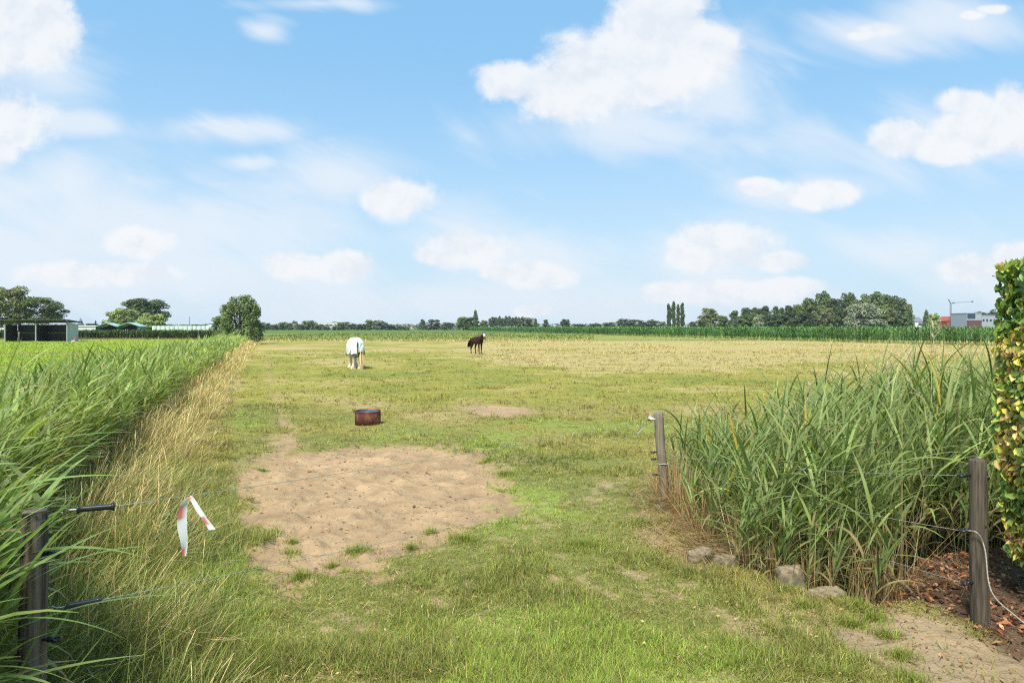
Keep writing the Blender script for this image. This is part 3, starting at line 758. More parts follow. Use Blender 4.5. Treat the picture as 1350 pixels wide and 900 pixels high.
def build_litter():
    # clods and crumbs on the bare soil
    n = 5200; poly = np.array(SOIL_MAIN); x = rng.uniform(poly[:, 0].min(), poly[:, 0].max(), n*2); y = 4.9+(12-4.9)*rng.random(n*2)**1.2
    L = land(x, y); k = L['soil'] > .6; x, y, L = x[k], y[k], land(x[k], y[k]); N = len(x)
    s = .008*np.exp(rng.normal(0, .55, N)); s = np.clip(s, .004, .03)
    dirs = np.array([(1, 0, 0), (0, 1, 0), (-1, 0, 0), (0, -1, 0), (0, 0, 1)], float)
    ang = rng.uniform(0, 6.28, N); V = []
    for i, d in enumerate(dirs):
        dx = d[0]*np.cos(ang)-d[1]*np.sin(ang); dy = d[0]*np.sin(ang)+d[1]*np.cos(ang)
        V.append(np.stack([x+dx*s*rng.uniform(.7, 1.6, N), y+dy*s*rng.uniform(.7, 1.4, N), L['h']-.002+d[2]*s*rng.uniform(.4, .9, N)], 1))
    V = np.stack(V, 1).reshape(-1, 3); b = (np.arange(N)*5)[:, None]
    Q = np.concatenate([b+np.array([[0, 1, 4]]), b+np.array([[1, 2, 4]]), b+np.array([[2, 3, 4]]), b+np.array([[3, 0, 4]])])
    dark = rng.random(N) < .22
    col = np.where(dark[:, None], C_SOIL*.45, C_SOIL*rng.uniform(.75, 1.1, (N, 1)))
    o = np_obj('soil_clods', V, Q, vmat('soil_crumbs', .95, 0, .1), np.repeat(col, 5, 0)); tag(o, 'loose clods scattered over the bare trampled soil', 'soil clods', kind='stuff')
    # dead beech leaves and bark on the mulch
    n = 4600; mp = np.array(MULCH); x = rng.uniform(2.4, 5.2, n*2); y = rng.uniform(4.1, 7.5, n*2)
    sd = poly_sd(x, y, MULCH); k = (sd < .10) & (rng.random(n*2) < np.where(sd < -.05, 1, .35)); x, y = x[k], y[k]
    h = H(x, y); N = len(x)
    P = np.stack([x, y, h+.008+.02*rng.random(N)], 1)
    pal = np.array([lin(168, 112, 76), lin(134, 88, 64), lin(188, 142, 104), lin(90, 66, 52), lin(112, 84, 66)]); col = pal[rng.integers(0, 5, N)]*np.exp(rng.normal(0, .2, (N, 1)))
    V, Q, C = cards(P, np.tile([0, 0, 1.], (N, 1)), np.clip(.034*np.exp(rng.normal(0, .5, N)), .008, .10), col, .5, .55)
    st = rng.integers(0, N, 900); b2 = P[st]+np.array([0, 0, .002])
    V2 = ribbons(b2, rng.uniform(0, 6.28, 900), rng.uniform(.05, .3, 900), .004, rng.uniform(1.35, 1.6, 900), rng.uniform(-.2, .15, 900), 3, varycol(lin(130, 100, 78), 900, .35))
    V, Q, C = join([(V, Q, C), V2])
    o = np_obj('dead_leaves', V, Q, M_STRAW, C); tag(o, 'orange brown fallen leaves on the mulch around the thick post', 'leaf litter', kind='stuff')
    n = 2600; x = rng.uniform(2.0, 4.6, n); y = rng.uniform(3.6, 5.3, n); sd = poly_sd(x, y, BANK_SAND); k = (sd < .15) & (rng.random(n) < .25+.75*fbm(x, y, 3, 66)); x, y = x[k], y[k]; N = len(x); h = H(x, y)
    tw = ribbons(np.stack([x, y, h+.004], 1), rng.uniform(0, 6.28, N), rng.uniform(.015, .12, N), rng.uniform(.0015, .004, N), rng.uniform(1.35, 1.58, N), rng.uniform(-.2, .2, N), 3, varycol(lin(120, 98, 72), N, .45))
    lv = cards(np.stack([x, y, h+.006], 1)[:260], np.tile([0, 0, 1.], (260, 1)), rng.uniform(.01, .035, 260), varycol(lin(150, 112, 78), 260, .35), .5, .5)
    V, Q, C = join([tw, lv]); o = np_obj('bank_litter', V, Q, M_STRAW, C); tag(o, 'twigs and crumbs of leaf on the sandy bank at lower right', 'litter', kind='stuff')
    # dead straw lying in the turf
    n = 24000; u = rng.uniform(150, 1400, n); v = 560+380*rng.random(n); Yy = CAM_H*F/(v-V0); x = (u-U0)/F*Yy; L = land(x, Yy); _, dr = grasscol(x, Yy, L)
    k = (rng.random(n) < .25+dr) & (L['soil'] < .5) & (L['dd'] > 0) & (L['sand'] < .5) & (L['mulch'] < .5); x, Yy = x[k], Yy[k]; hh = L['h'][k]; N = len(x)
    V, Q, C = ribbons(np.stack([x, Yy, hh+.012+.012*rng.random(N)], 1), rng.uniform(0, 6.28, N), rng.uniform(.03, .10, N), .0014+.0004*Yy, rng.uniform(1.1, 1.6, N), rng.uniform(-.3, .5, N), 2, varycol(lin(190, 168, 116), N, .28), prof=lambda t: np.array([.7, 1, .4]))
    o = np_obj('dead_straw', V, Q, M_STRAW, C); tag(o, 'dead straw lying in the foreground turf', 'straw', kind='stuff')
    # stray dry leaves on the foreground turf
    n = 420; x, y = [], []
    u = rng.uniform(300, 1250, n); v = 760+160*rng.random(n)**.7; Yy = CAM_H*F/(v-V0); x = (u-U0)/F*Yy
    L = land(x, Yy); P = np.stack([x, Yy, L['h']+.02+.015*rng.random(n)], 1)
    V, Q, C = cards(P, np.tile([0, 0, 1.], (n, 1)), rng.uniform(.012, .03, n), varycol(lin(190, 160, 110), n, .25), .5, .6)
    o = np_obj('fallen_leaves', V, Q, M_STRAW, C); tag(o, 'small dry leaves strewn over the foreground turf', 'leaf litter', kind='stuff')
build_litter()

# ------------------------------------------------------------------ reeds
def reed_plants(x, y, z, Hs, wind, windstr, col, nleaf, wscale, segs=6, lowdead=.25):
    """stems with alternate arching leaves; all arrays per plant"""
    N = len(x); parts = []
    base = np.stack([x, y, z], 1)
    laz = wind+rng.normal(0, .9, N); lean = np.abs(rng.normal(.06, .07, N))+windstr*.12
    scv = rng.uniform(.05, .30, N)*(.5+windstr)
    deadc = np.array(lin(176, 158, 110)); stc = col*.8+deadc*.2
    parts.append(ribbons(base, laz, Hs, .0075*wscale, lean, scv, 5, stc, prof=lambda t: 1-.75*t, twist=0))
    parts.append(ribbons(base, laz, Hs, .0075*wscale, lean, scv, 5, stc, prof=lambda t: 1-.75*t, twist=1.5))
    for k in range(nleaf):
        f = .30+.70*(k+.5)/nleaf+rng.normal(0, .03, N); f = np.clip(f, .15, 1)
        # point on the stem at fraction f
        th = lean+scv*f*.5; d = Hs*f
        p = base+np.stack([np.sin(th)*np.cos(laz)*d, np.sin(th)*np.sin(laz)*d, np.cos(th)*d], 1)
        az = np.where(rng.random(N) < windstr, wind+rng.normal(0, .75, N), rng.uniform(0, 6.283, N))
        Lf = (.18+Hs*.30)*rng.uniform(.65, 1.15, N)*(1.15-.35*abs(f-.6)); Wf = rng.uniform(.014, .028, N)*wscale
        low = f < .45
        c = col*np.exp(rng.normal(0, .16, (N, 1)))*np.exp(rng.normal(0, .05, (N, 3)))
        dead = (rng.random(N) < np.where(low, lowdead*1.8, .035)); c = np.where(dead[:, None], deadc*rng.uniform(.6, 1.1, (N, 1)), c)
        th0 = rng.uniform(.25, .95, N)*(1.2-.5*f); cv = rng.uniform(.2, 1.4, N)
        cv = np.where(dead, cv+1.0, cv)
        tip = c*.9+deadc*.10*rng.random((N, 1))
        parts.append(ribbons(p, az, Lf, Wf, th0, cv, segs, c, prof=lambda t: np.clip(np.minimum(.35+3.2*t, 1.0)*(1-t**2.2), .03, 1), twist=rng.uniform(-.9, .9, N), tipcol=tip))
    return join(parts)
REED_G = np.array([.32, .38, .12]); REED_B = np.array([.18, .265, .075])
def build_right_reeds():
    n = 5200; x = rng.uniform(1.6, 11, n)**1.0; y = rng.uniform(4.9, 10.6, n)
    sd = poly_sd(x, y, DITCH); k = (sd < -.10)
    # hedge footprint stays free, thin towards the open front edge
    k &= ~((x > 3.2) & (y < 5.7)); k &= rng.random(n) < np.clip(.18+(-sd)*.7, 0, .55)
    x, y, sd = x[k], y[k], sd[k]; N = len(x); z = H(x, y)
    top = .60+.20*sst(x-(y-7)*.3, 1.8, 3.0)+.32*sst(x-(y-7)*.2, 2.8, 4.4)+rng.normal(0, .19, N)
    top = top-.28*(1-sst(-sd, .1, .5))
    Hs = np.clip(top-z, .6, 2.6)*.96
    mixc = rng.random((N, 1)); col = REED_G*mixc+REED_B*(1-mixc); col = col*np.exp(rng.normal(0, .18, (N, 1)))
    yl = rng.random(N) < .025; col[yl] = np.array([.42, .36, .05])
    V, Q, C = reed_plants(x, y, z, Hs, R(8), .34, col, 12, 1.15, 6, .5)
    P2 = []
    # dead standing stalks at the open end of the bed
    m = 1400; a = rng.random(m)**1.25; px = np.interp(a, [0, .35, .6, .8, 1], [1.74, 1.74, 1.9, 2.3, 2.9])+np.abs(rng.normal(0, .22, m)); py = np.interp(a, [0, .35, .6, .8, 1], [8.3, 6.9, 6.1, 5.5, 5.25])+rng.normal(0, .12, m)
    kk = poly_sd(px, py, DITCH) < .02; px, py = px[kk], py[kk]; m = len(px)
    b = np.stack([px, py, H(px, py)-.02], 1)
    sc = varycol(lin(190, 158, 112), m, .25)
    P2.append(ribbons(b, rng.uniform(0, 6.28, m), rng.uniform(.25, .9, m), rng.uniform(.004, .009, m), np.abs(rng.normal(.2, .28, m)), rng.normal(.1, .5, m), 4, sc, prof=lambda t: 1-.5*t))
    # fallen straw lying on the bank by the slim post
    m = 900; px = 1.66+rng.normal(0, .20, m); py = rng.uniform(6.0, 8.4, m); b = np.stack([px, py, H(px, py)+.01+.05*rng.random(m)], 1)
    P2.append(ribbons(b, R(-70)+rng.normal(0, .7, m), rng.uniform(.25, .8, m), .005, rng.uniform(1.25, 1.6, m), rng.uniform(-.15, .2, m), 4, varycol(lin(196, 168, 124), m, .22), prof=lambda t: 1-.5*t))
    # broken stalks crossing the bed
    m = 130; px = rng.uniform(1.9, 3.6, m); py = rng.uniform(5.3, 6.6, m); kk = poly_sd(px, py, DITCH) < -.05; px, py = px[kk], py[kk]; m = len(px)
    b = np.stack([px, py, H(px, py)], 1); P2.append(ribbons(b, rng.uniform(0, 6.28, m), rng.uniform(.7, 1.5, m), .008, rng.uniform(.3, 1.1, m), rng.normal(0, .15, m), 4, varycol(lin(205, 190, 140), m, .15), prof=lambda t: 1-.4*t))
    # tall dead stems with plumes above the rest
    tx = np.array([3.62, 4.35, 4.28, 3.3]); tyy = np.array([6.6, 7.05, 7.4, 7.6]); b = np.stack([tx, tyy, H(tx, tyy)], 1); m = len(tx)
    Lt = np.array([2.25, 2.65, 2.3, 2.0]); cc = varycol(lin(205, 190, 150), m, .06)
    P2.append(ribbons(b, np.array([0, 1.2, 2, 4.]), Lt, .010, .02, .05, 5, cc, prof=lambda t: 1-.5*t))
    for i in range(m):
        q = 26; pb = b[i]+np.array([0, 0, 1])*Lt[i]*rng.uniform(.86, 1.0, q)[:, None]
        P2.append(ribbons(pb, rng.normal(0, .7, q), rng.uniform(.10, .24, q), .007, rng.uniform(.3, .9, q), rng.uniform(.7, 1.9, q), 4, varycol(lin(215, 200, 165), q, .1)))
    V, Q, C = join([(V, Q, C)]+P2)
    o = np_obj('reeds', V, Q, M_REED, C); tag(o, 'tall green reeds filling the ditch on the right, dead stalks at their feet', 'reeds', kind='stuff')
build_right_reeds()
def build_left_reeds():
    n = 12500; y = 1.9*(112/1.9)**rng.random(n)
    back = np.interp(y, [2, 3.2, 4.6, 9, 14, 25, 60], [.25, .25, .85, .85, .5, .2, 0])
    x = xr(y)+.12-back-rng.random(n)**1.1*(3.9-back)*(.8+.2*rng.random(n))
    # keep the air around the old post and just in front of the lens open
    k = ~((y < 2.6) & (x > -2.15)) & (rng.random(n) < np.where(y < 4.5, .45, np.where(y < 12, .7, 1))); x, y = x[k], y[k]; N = len(x); z = H(x, y)
    inn = -(x-xr(y)); top = .70+.18*sst(inn, 0, 1.2)-.34*sst(inn, 2.0, 3.9)+rng.normal(0, .17, N)+.18*(1-sst(y, 3, 6))
    top += .25*(fbm(x, y, .35, 5)-.5)*sst(y, 6, 12)
    top = top-.12*sst(y, 12, 30)+.05*sst(y, 40, 70)
    Hs = np.clip(top-z, .5, 2.4)*.98
    mixc = (fbm(x, y, .5, 19)[:, None]+rng.normal(0, .2, (N, 1))).clip(0, 1); col = np.array([.34, .40, .10])*mixc+np.array([.17, .25, .08])*(1-mixc); col = col*np.exp(rng.normal(0, .18, (N, 1)))
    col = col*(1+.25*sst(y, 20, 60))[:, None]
    near = y < 13; parts = []
    for msk, nl, sg in ((near, 10, 6), (~near & (y < 35), 8, 4), (y >= 35, 6, 3)):
        ws = 1.6+.035*np.maximum(y[msk]-6, 0)
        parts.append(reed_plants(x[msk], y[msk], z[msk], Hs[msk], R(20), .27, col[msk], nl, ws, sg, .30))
    # a few big leaves sweeping in from the lower left corner
    big = [((-2.30, 2.75, .62), 10, 1.0, 55, 42), ((-2.35, 2.70, .45), -8, 1.05, 62, 20), ((-2.45, 2.9, .85), 5, .9, 50, 60), ((-2.1, 2.75, .10), 25, .75, 28, 12),
           ((-2.12, 2.72, .20), 40, .62, 14, 14), ((-2.5, 3.0, 1.0), -12, .85, 48, 50), ((-2.55, 3.1, 1.15), 12, .75, 60, 38), ((-2.4, 2.8, .3), -2, .95, 66, 24),
           ((-2.6, 3.2, 1.3), 20, .8, 58, 40), ((-2.5, 2.95, .7), 30, .7, 40, 70), ((-2.3, 2.72, .05), 5, .8, 48, 30)]
    rr_ = np.random.default_rng(77)
    for _ in range(120): big.append(((rr_.uniform(-2.75, -2.05), rr_.uniform(2.3, 2.82), rr_.uniform(-.1, 1.05)), rr_.normal(0, 42), rr_.uniform(.45, .85), rr_.uniform(25, 68), rr_.uniform(5, 60)))
    b = np.array([q[0] for q in big]); nb = len(big)
    parts.append(ribbons(b, np.radians([q[1] for q in big]), np.array([q[2] for q in big]), np.concatenate([np.full(11, .034), rng.uniform(.016, .030, nb-11)]), np.radians([q[3] for q in big]), np.radians([q[4] for q in big]), 12,
                 varycol([.20, .29, .09], nb, .18), prof=lambda t: np.clip(np.minimum(.4+3*t, 1)*(1-t**2.2), .03, 1), twist=rng.uniform(-.7, .7, nb)))
    V, Q, C = join(parts)
    o = np_obj('reeds', V, Q, M_REED, C); tag(o, 'windblown band of green reeds along the left ditch into the distance', 'reeds', kind='stuff')
    # straw-coloured tall grass on the field side
    parts = []
    n = 60000; y = 2.6*(105/2.6)**(rng.random(n)**1.05); off = rng.random(n)**1.15*(1.15+.010*y)-.30-np.interp(y, [4, 5, 9, 14, 25], [0, .8, .8, .4, 0])*rng.random(n); x = xr(y)+off
    clump = fbm(x, y, 1.4, 29, 3); pres = (.12+.88*sst(clump, .46, .60))*np.where(y < 5.2, .45, .8); k = rng.random(n) < pres*(1-.5*sst(off, .7, 1.4)); x, y, off = x[k], y[k], off[k]; N = len(x)
    hh = (.34+.30*rng.random(N))*(1.1-.38*sst(off, .2, 1.2))*(1+.004*y)
    c = np.where((rng.random(N) < np.where(y < 5.5, .75, np.where(y < 9, .50, .32)))[:, None], np.array([.27, .30, .08]), np.array(lin(222, 198, 142)))
    c = c*np.exp(rng.normal(0, .28, (N, 1)))*np.exp(rng.normal(0, .05, (N, 3)))
    ws = np.maximum(1, .11*y)
    parts.append(ribbons(np.stack([x, y, H(x, y)-.01], 1), R(10)+rng.normal(0, 1.2, N), hh, 0.0036*ws, rng.uniform(.02, .75, N), rng.uniform(.1, 1.3, N), 4, c, prof=lambda t: np.clip(.55+1.1*t*(t > .7)-.45*t, .15, 1)))
    # long green grass at the foot, near the camera
    n = 30000; y = rng.uniform(3.0, 9.5, n); x = xr(y)+rng.random(n)**1.2*2.3-1.1; N = n
    c = np.where((rng.random(N) < .3)[:, None], np.array([.42, .37, .14]), np.array([.21, .27, .06]))*np.exp(rng.normal(0, .25, (N, 1)))
    hg = (.16+.18*rng.random(N))*(1.1-.6*sst(x-xr(y), .4, 1.3))
    parts.append(ribbons(np.stack([x, y, H(x, y)-.01], 1), rng.uniform(0, 6.28, N), hg, .0042, rng.uniform(.1, .7, N), rng.uniform(.4, 1.6, N), 4, c))
    V, Q, C = join(parts)
    o = np_obj('tall_dry_grass', V, Q, M_STRAW, C); tag(o, 'tall straw coloured grass between the left reeds and the pasture', 'grass', kind='stuff')
build_left_reeds()
def weed():
    x0, y0 = ground_pt(222, 712); N = 420; a = rng.uniform(0, 6.28, N); q = .26*np.sqrt(rng.random(N)); z = .04+.30*rng.random(N)*(1-q/.34)
    P = np.stack([x0+q*np.cos(a), y0+q*np.sin(a)*.7, z+H(x0+q*0, y0+q*0)], 1)
    V, Q, C = cards(P, np.stack([np.cos(a)*.5, np.sin(a)*.5, np.ones(N)], 1), rng.uniform(.04, .08, N), varycol([.06, .13, .035], N, .2), .5, .4)
    t = thing('nettle_plant', 'dark leafy weed growing in the grass beside the hanging tape', 'weed', (0, 0, 0))
    np_obj('leaves', V, Q, M_HEDGE, C, t)
    s = MB(); zz = float(H(x0, y0))
    for k in range(14):
        b = k*2.4; s.tube([(x0, y0, zz), (x0+.1*math.cos(b), y0+.08*math.sin(b), zz+.18), (x0+.16*math.cos(b), y0+.12*math.sin(b), zz+.30)], .004, 5)
    s.build('stems', pmat('weed_stem', (.08, .13, .04)), t)
weed()

# ------------------------------------------------------------------ hedge
def hedge():
    x0, x1, y0, y1, zt = 3.54, 4.35, 3.3, 5.02, 2.47
    t = thing('beech_hedge', 'clipped hedge with yellow and brown leaves at the right edge', 'hedge', (x0, y1, 0))
    parts = []
    def face(n, org, ua, va, nrm, bulge=.05):
        a, b = rng.random(n), rng.random(n); org, ua, va, nrm = map(np.array, (org, ua, va, nrm))
        P = org+a[:, None]*ua+b[:, None]*va-nrm*(rng.random(n)**1.4*.22)[:, None]
        P = P+nrm*((fbm(P[:, 1]*2+P[:, 0], P[:, 2]*2, 1.5, 3)-.5)*.16)[:, None]
        return P, np.tile(nrm, (n, 1)).astype(float)
    Ps = [face(17000, (x0, y0, .30), (0, y1-y0, 0), (0, 0, zt-.30), (-1., 0, 0)), face(2600, (x0, y1, .42), (x1-x0, 0, 0), (0, 0, zt-.42), (0, 1., 0)),
          face(3600, (x0, y0, zt), (x1-x0, 0, 0), (0, y1-y0, 0), (0, 0, 1.)), face(2600, (x0, y0, .42), (x1-x0, 0, 0), (0, 0, zt-.42), (0, -1., 0)), face(2600, (x1, y0, .42), (0, y1-y0, 0), (0, 0, zt-.42), (1., 0, 0))]
    P = np.concatenate([p[0] for p in Ps]); Nn = np.concatenate([p[1] for p in Ps])
    taper = np.clip((1.0-P[:, 2])/.6, 0, 1); P[:, 0] += .12*taper*(P[:, 0] < (x0+x1)/2)
    N = len(P); dn = Nn*.8+np.array([0, 0, .35])
    pal = np.array([[.22, .30, .05], [.17, .24, .045], [.50, .43, .08], [.58, .44, .15], [.42, .25, .11], [.12, .19, .045], [.38, .38, .07]])
    cl = fbm(P[:, 1]*3, P[:, 2]*3, 1.3, 8)+rng.normal(0, .18, N); idx = np.select([cl < .34, cl < .44, cl < .52, cl < .60, cl < .68, cl < .76], [5, 1, 0, 6, 2, 3], 4)
    col = pal[idx]*1.4*np.exp(rng.normal(0, .15, (N, 1)))
    # six-point leaves folded along the midrib
    nrm = dn+rng.normal(0, .45, (N, 3)); nrm /= np.linalg.norm(nrm, axis=1, keepdims=True)
    down = np.array([0, 0, -1.])+rng.normal(0, .6, (N, 3)); a = down-nrm*(down*nrm).sum(1, keepdims=True); a /= np.linalg.norm(a, axis=1, keepdims=True)
    b = np.cross(nrm, a); s = rng.uniform(.04, .075, N)[:, None]; up = nrm*s*.10
    mid = [P-a*s*.5, P-a*s*.1-up*.2, P+a*s*.28-up*.3, P+a*s*.6-up*1.2]
    L1, L2 = P-a*s*.12-b*s*.33+up, P+a*s*.25-b*s*.27+up*.6; R1, R2 = P-a*s*.12+b*s*.33+up, P+a*s*.25+b*s*.27+up*.6
    V = np.stack([mid[0], mid[1], mid[2], mid[3], L1, L2, R1, R2], 1).reshape(-1, 3); q = (np.arange(N)*8)[:, None]
    Q = np.concatenate([q+np.array([[0, 1, 2, 4]]), q+np.array([[4, 2, 3, 5]]), q+np.array([[0, 6, 2, 1]]), q+np.array([[6, 7, 3, 2]])])
    ob = np_obj('leaves', V-np.array([x0, y1, 0]), Q, M_HEDGE, np.repeat(col, 8, 0), t)
    s = MB()
    for k in range(9):
        bx, by = .25+.22*random.random(), -.15-k*.19
        s.tube([(bx, by, -.05), (bx+.02, by, .5), (bx-.05, by+.04, 1.3), (bx, by, 2.2)], [.022, .018, .012, .006], 7)
        for j in range(7):
            z = .5+j*.26; a = random.uniform(0, 6.28); s.tube([(bx, by, z), (bx+.2*math.cos(a), by+.2*math.sin(a), z+.18)], [.008, .003], 5)
    s.build('branches', pmat('hedge_bark', (.10, .075, .055), None, 12, .9), t, True)
hedge()

# ------------------------------------------------------------------ maize field and rough bands
def build_corn():
    def plants(x, y, ws, nl, hs):
        N = len(x); b = np.stack([x, y, np.zeros(N)], 1); parts = []
        col = varycol([.085, .165, .040], N, .18, .05)
        parts.append(ribbons(b, rng.uniform(0, 6.28, N), hs*.9, .03*ws, .02, .05, 2, col*1.1, prof=lambda t: 1-.5*t))
        for k in range(nl):
            f = .12+.80*(k+.5)/nl; p = b+np.stack([np.zeros(N), np.zeros(N), hs*f*.92], 1); L = rng.uniform(.55, .85, N)*(1.05-.35*f)
            parts.append(ribbons(p, rng.uniform(0, 6.28, N), L, .085*ws, rng.uniform(.15, .45, N), rng.uniform(.9, 1.9, N)*(1.15-.5*f), 3, col*np.exp(rng.normal(0, .15, (N, 1)))*(1+.35*f),
                                 prof=lambda t: np.array([.6, 1, .7, .08]), twist=rng.uniform(-.6, .6, N)))
        return join(parts)
    E = CORN_EDGE; parts = []
    seglen = [math.hypot(E[i+1][0]-E[i][0], E[i+1][1]-E[i][1]) for i in range(len(E)-1)]
    for i in range(len(E)-1):
        (ax, ay), (bx, by) = E[i], E[i+1]; Ym = (ay+by)/2; n = int(seglen[i]*(7.5 if Ym < 130 else 5.5 if Ym < 200 else 3.2)*2.1)
        tt = rng.random(n); dep = rng.random(n)**1.5*5.0
        nx, ny = (by-ay), -(bx-ax); l = math.hypot(nx, ny); nx, ny = nx/l, ny/l
        x = ax+(bx-ax)*tt+nx*dep; y = ay+(by-ay)*tt+ny*dep
        wig = (fbm(x*.2, y*.2, 1, 4)-.5)*.8
        parts.append(plants(x+nx*wig, y+ny*wig, 1.0+.004*Ym, 8 if Ym < 200 else 6, rng.normal(2.18, .09, n)*np.where(dep < .7, .93, 1.0)))
    # the body of the field behind
    n = 5200; y = rng.uniform(50, 380, n); x = np.interp(y, [p[1] for p in E], [p[0] for p in E])+4+rng.random(n)*60*(.3+y/300)
    parts.append(plants(x, y, 1.8, 4, rng.normal(2.18, .09, n)))
    V, Q, C = join(parts); o = np_obj('maize_crop', V, Q, M_CORN, C); tag(o, 'tall green maize crop standing along the far side of the pasture', 'maize crop', kind='stuff')
build_corn()
def build_rough():
    parts = []
    # dry hummocky grass in front of the maize and across the middle distance
    n = 80000; u = rng.uniform(300, 1450, n); v = 440+45*rng.random(n); y = CAM_H*F/(v-V0); x = (u-U0)/F*y
    cs = corn_side(x, y); nz = fbm(x, y*1.3, .22, 201)
    right = sst(x+y*.10, -3, 8); want = (.2+.8*sst(nz, .36, .60))*sst(y+(nz-.5)*55, 20, 80)*right*.8
    band = (1-sst(np.abs(y-98+(nz-.5)*14), 2.5, 6.5))*(x < 12)*(x > -36); want = np.maximum(want, band*.95)
    front = (1-sst(cs, .5, 6)); want = np.maximum(want, front*.9)
    k = (rng.random(n) < want) & (cs > -.3) & (y < 150); x, y, cs, nz, band, front = [q[k] for q in (x, y, cs, nz, band, front)]; N = len(x)
    hh = np.where(band > .5, .45, .06+.16*sst(nz, .5, .75)); hh = np.where(cs < 4, .42+.15*rng.random(N), hh)
    per = 3; xx = np.repeat(x, per)+rng.normal(0, .12, N*per); yy = np.repeat(y, per)+rng.normal(0, .12, N*per); M = N*per
    c = np.where((np.repeat(cs, per) < 3.2+rng.normal(0, 1, M))[:, None], np.array([.20, .26, .05]), C_DRY*np.array([1.42, 1.42, 1.5]))
    c = np.where((rng.random(M) < .25)[:, None], np.array([.24, .24, .06]), c)*np.exp(rng.normal(0, .16, (M, 1))+.5*(np.repeat(fbm(x, y, .8, 404, 3), per)-.5)[:, None])
    parts.append(ribbons(np.stack([xx, yy, H(xx, yy)-.01], 1), rng.uniform(0, 6.28, M), np.repeat(hh, per)*rng.uniform(.7, 1.2, M), .00062*yy, rng.uniform(.2, 1.15, M), rng.uniform(.2, 1.0, M), 2, c, prof=lambda t: np.array([1, .8, .3])))
    # green rough vegetation beyond, left of the maize
    n = 26000; y = 102+130*rng.random(n)**1.3; x = rng.uniform(-.56, .12, n)*y; cs = corn_side(x, y); rows = fbm(x*.05, y*.5, .30, 301)
    k = (cs > .5) & (rng.random(n) < sst(rows, .40, .58)) & (x-xr(np.minimum(y, 130)) > -6); x, y, rows = x[k], y[k], rows[k]; N = len(x)
    c = varycol([.19, .235, .06], N, .28, .08); dr = rng.random(N) < .25; c[dr] = np.array([.3, .28, .09])
    parts.append(ribbons(np.stack([x, y, np.zeros(N)], 1), rng.uniform(0, 6.28, N), .10+.55*rng.random(N)*sst(fbm(x, y, .12, 88), .3, .7), .0011*y, rng.uniform(.05, .6, N), rng.uniform(.2, 1.2, N), 2, c, prof=lambda t: np.array([1, .9, .3])))
    V, Q, C = join(parts); o = np_obj('rough_grass', V, Q, M_STRAW, C); tag(o, 'uncut tan and green grass at the far side of the pasture', 'grass', kind='stuff')
    # mown lime-green field left of the ditch
    n = 26000; u = rng.uniform(-250, 330, n); v = 447+45*rng.random(n); y = CAM_H*F/(v-V0); x = (u-U0)/F*y; k = (x < xr(y)-4.4) & (y < 111); x, y = x[k], y[k]; N = len(x)
    L = land(x, y); c, _ = grasscol(x, y, L); c = c*np.exp(rng.normal(0, .15, (N, 1)))
    V, Q, C = ribbons(np.stack([x, y, L['h']], 1), rng.uniform(0, 6.28, N), .07*(1+.012*y), .0011*y, rng.uniform(.1, .8, N), .6, 2, c, prof=lambda t: np.array([1, .8, .3]))
    o = np_obj('meadow_grass', V, Q, M_GRASS, C); tag(o, 'bright lime green mown field beyond the left reeds', 'grass', kind='stuff')
build_rough()
def maize_strip():
    n = 5000; x = rng.uniform(-110, -48, n); y = 112+rng.random(n)*5+.0*x; N = n
    hs = rng.normal(1.45, .10, N)+.25*(fbm(x, y, .4, 9)-.5); parts = []
    b = np.stack([x, y, np.zeros(N)], 1); col = varycol([.07, .115, .03], N, .2)
    for k in range(7):
        f = .1+.85*k/7; p = b+np.stack([np.zeros(N), np.zeros(N), hs*f], 1)
        parts.append(ribbons(p, rng.uniform(0, 6.28, N), .45, .12, rng.uniform(.2, .6, N), rng.uniform(.6, 1.6, N), 2, col*np.exp(rng.normal(0, .15, (N, 1))), prof=lambda t: np.array([.7, 1, .1])))
    V, Q, C = join(parts); o = np_obj('crop_strip', V, Q, M_CORN, C); tag(o, 'dark green crop strip behind the lime green field', 'crop', kind='stuff')
maize_strip()

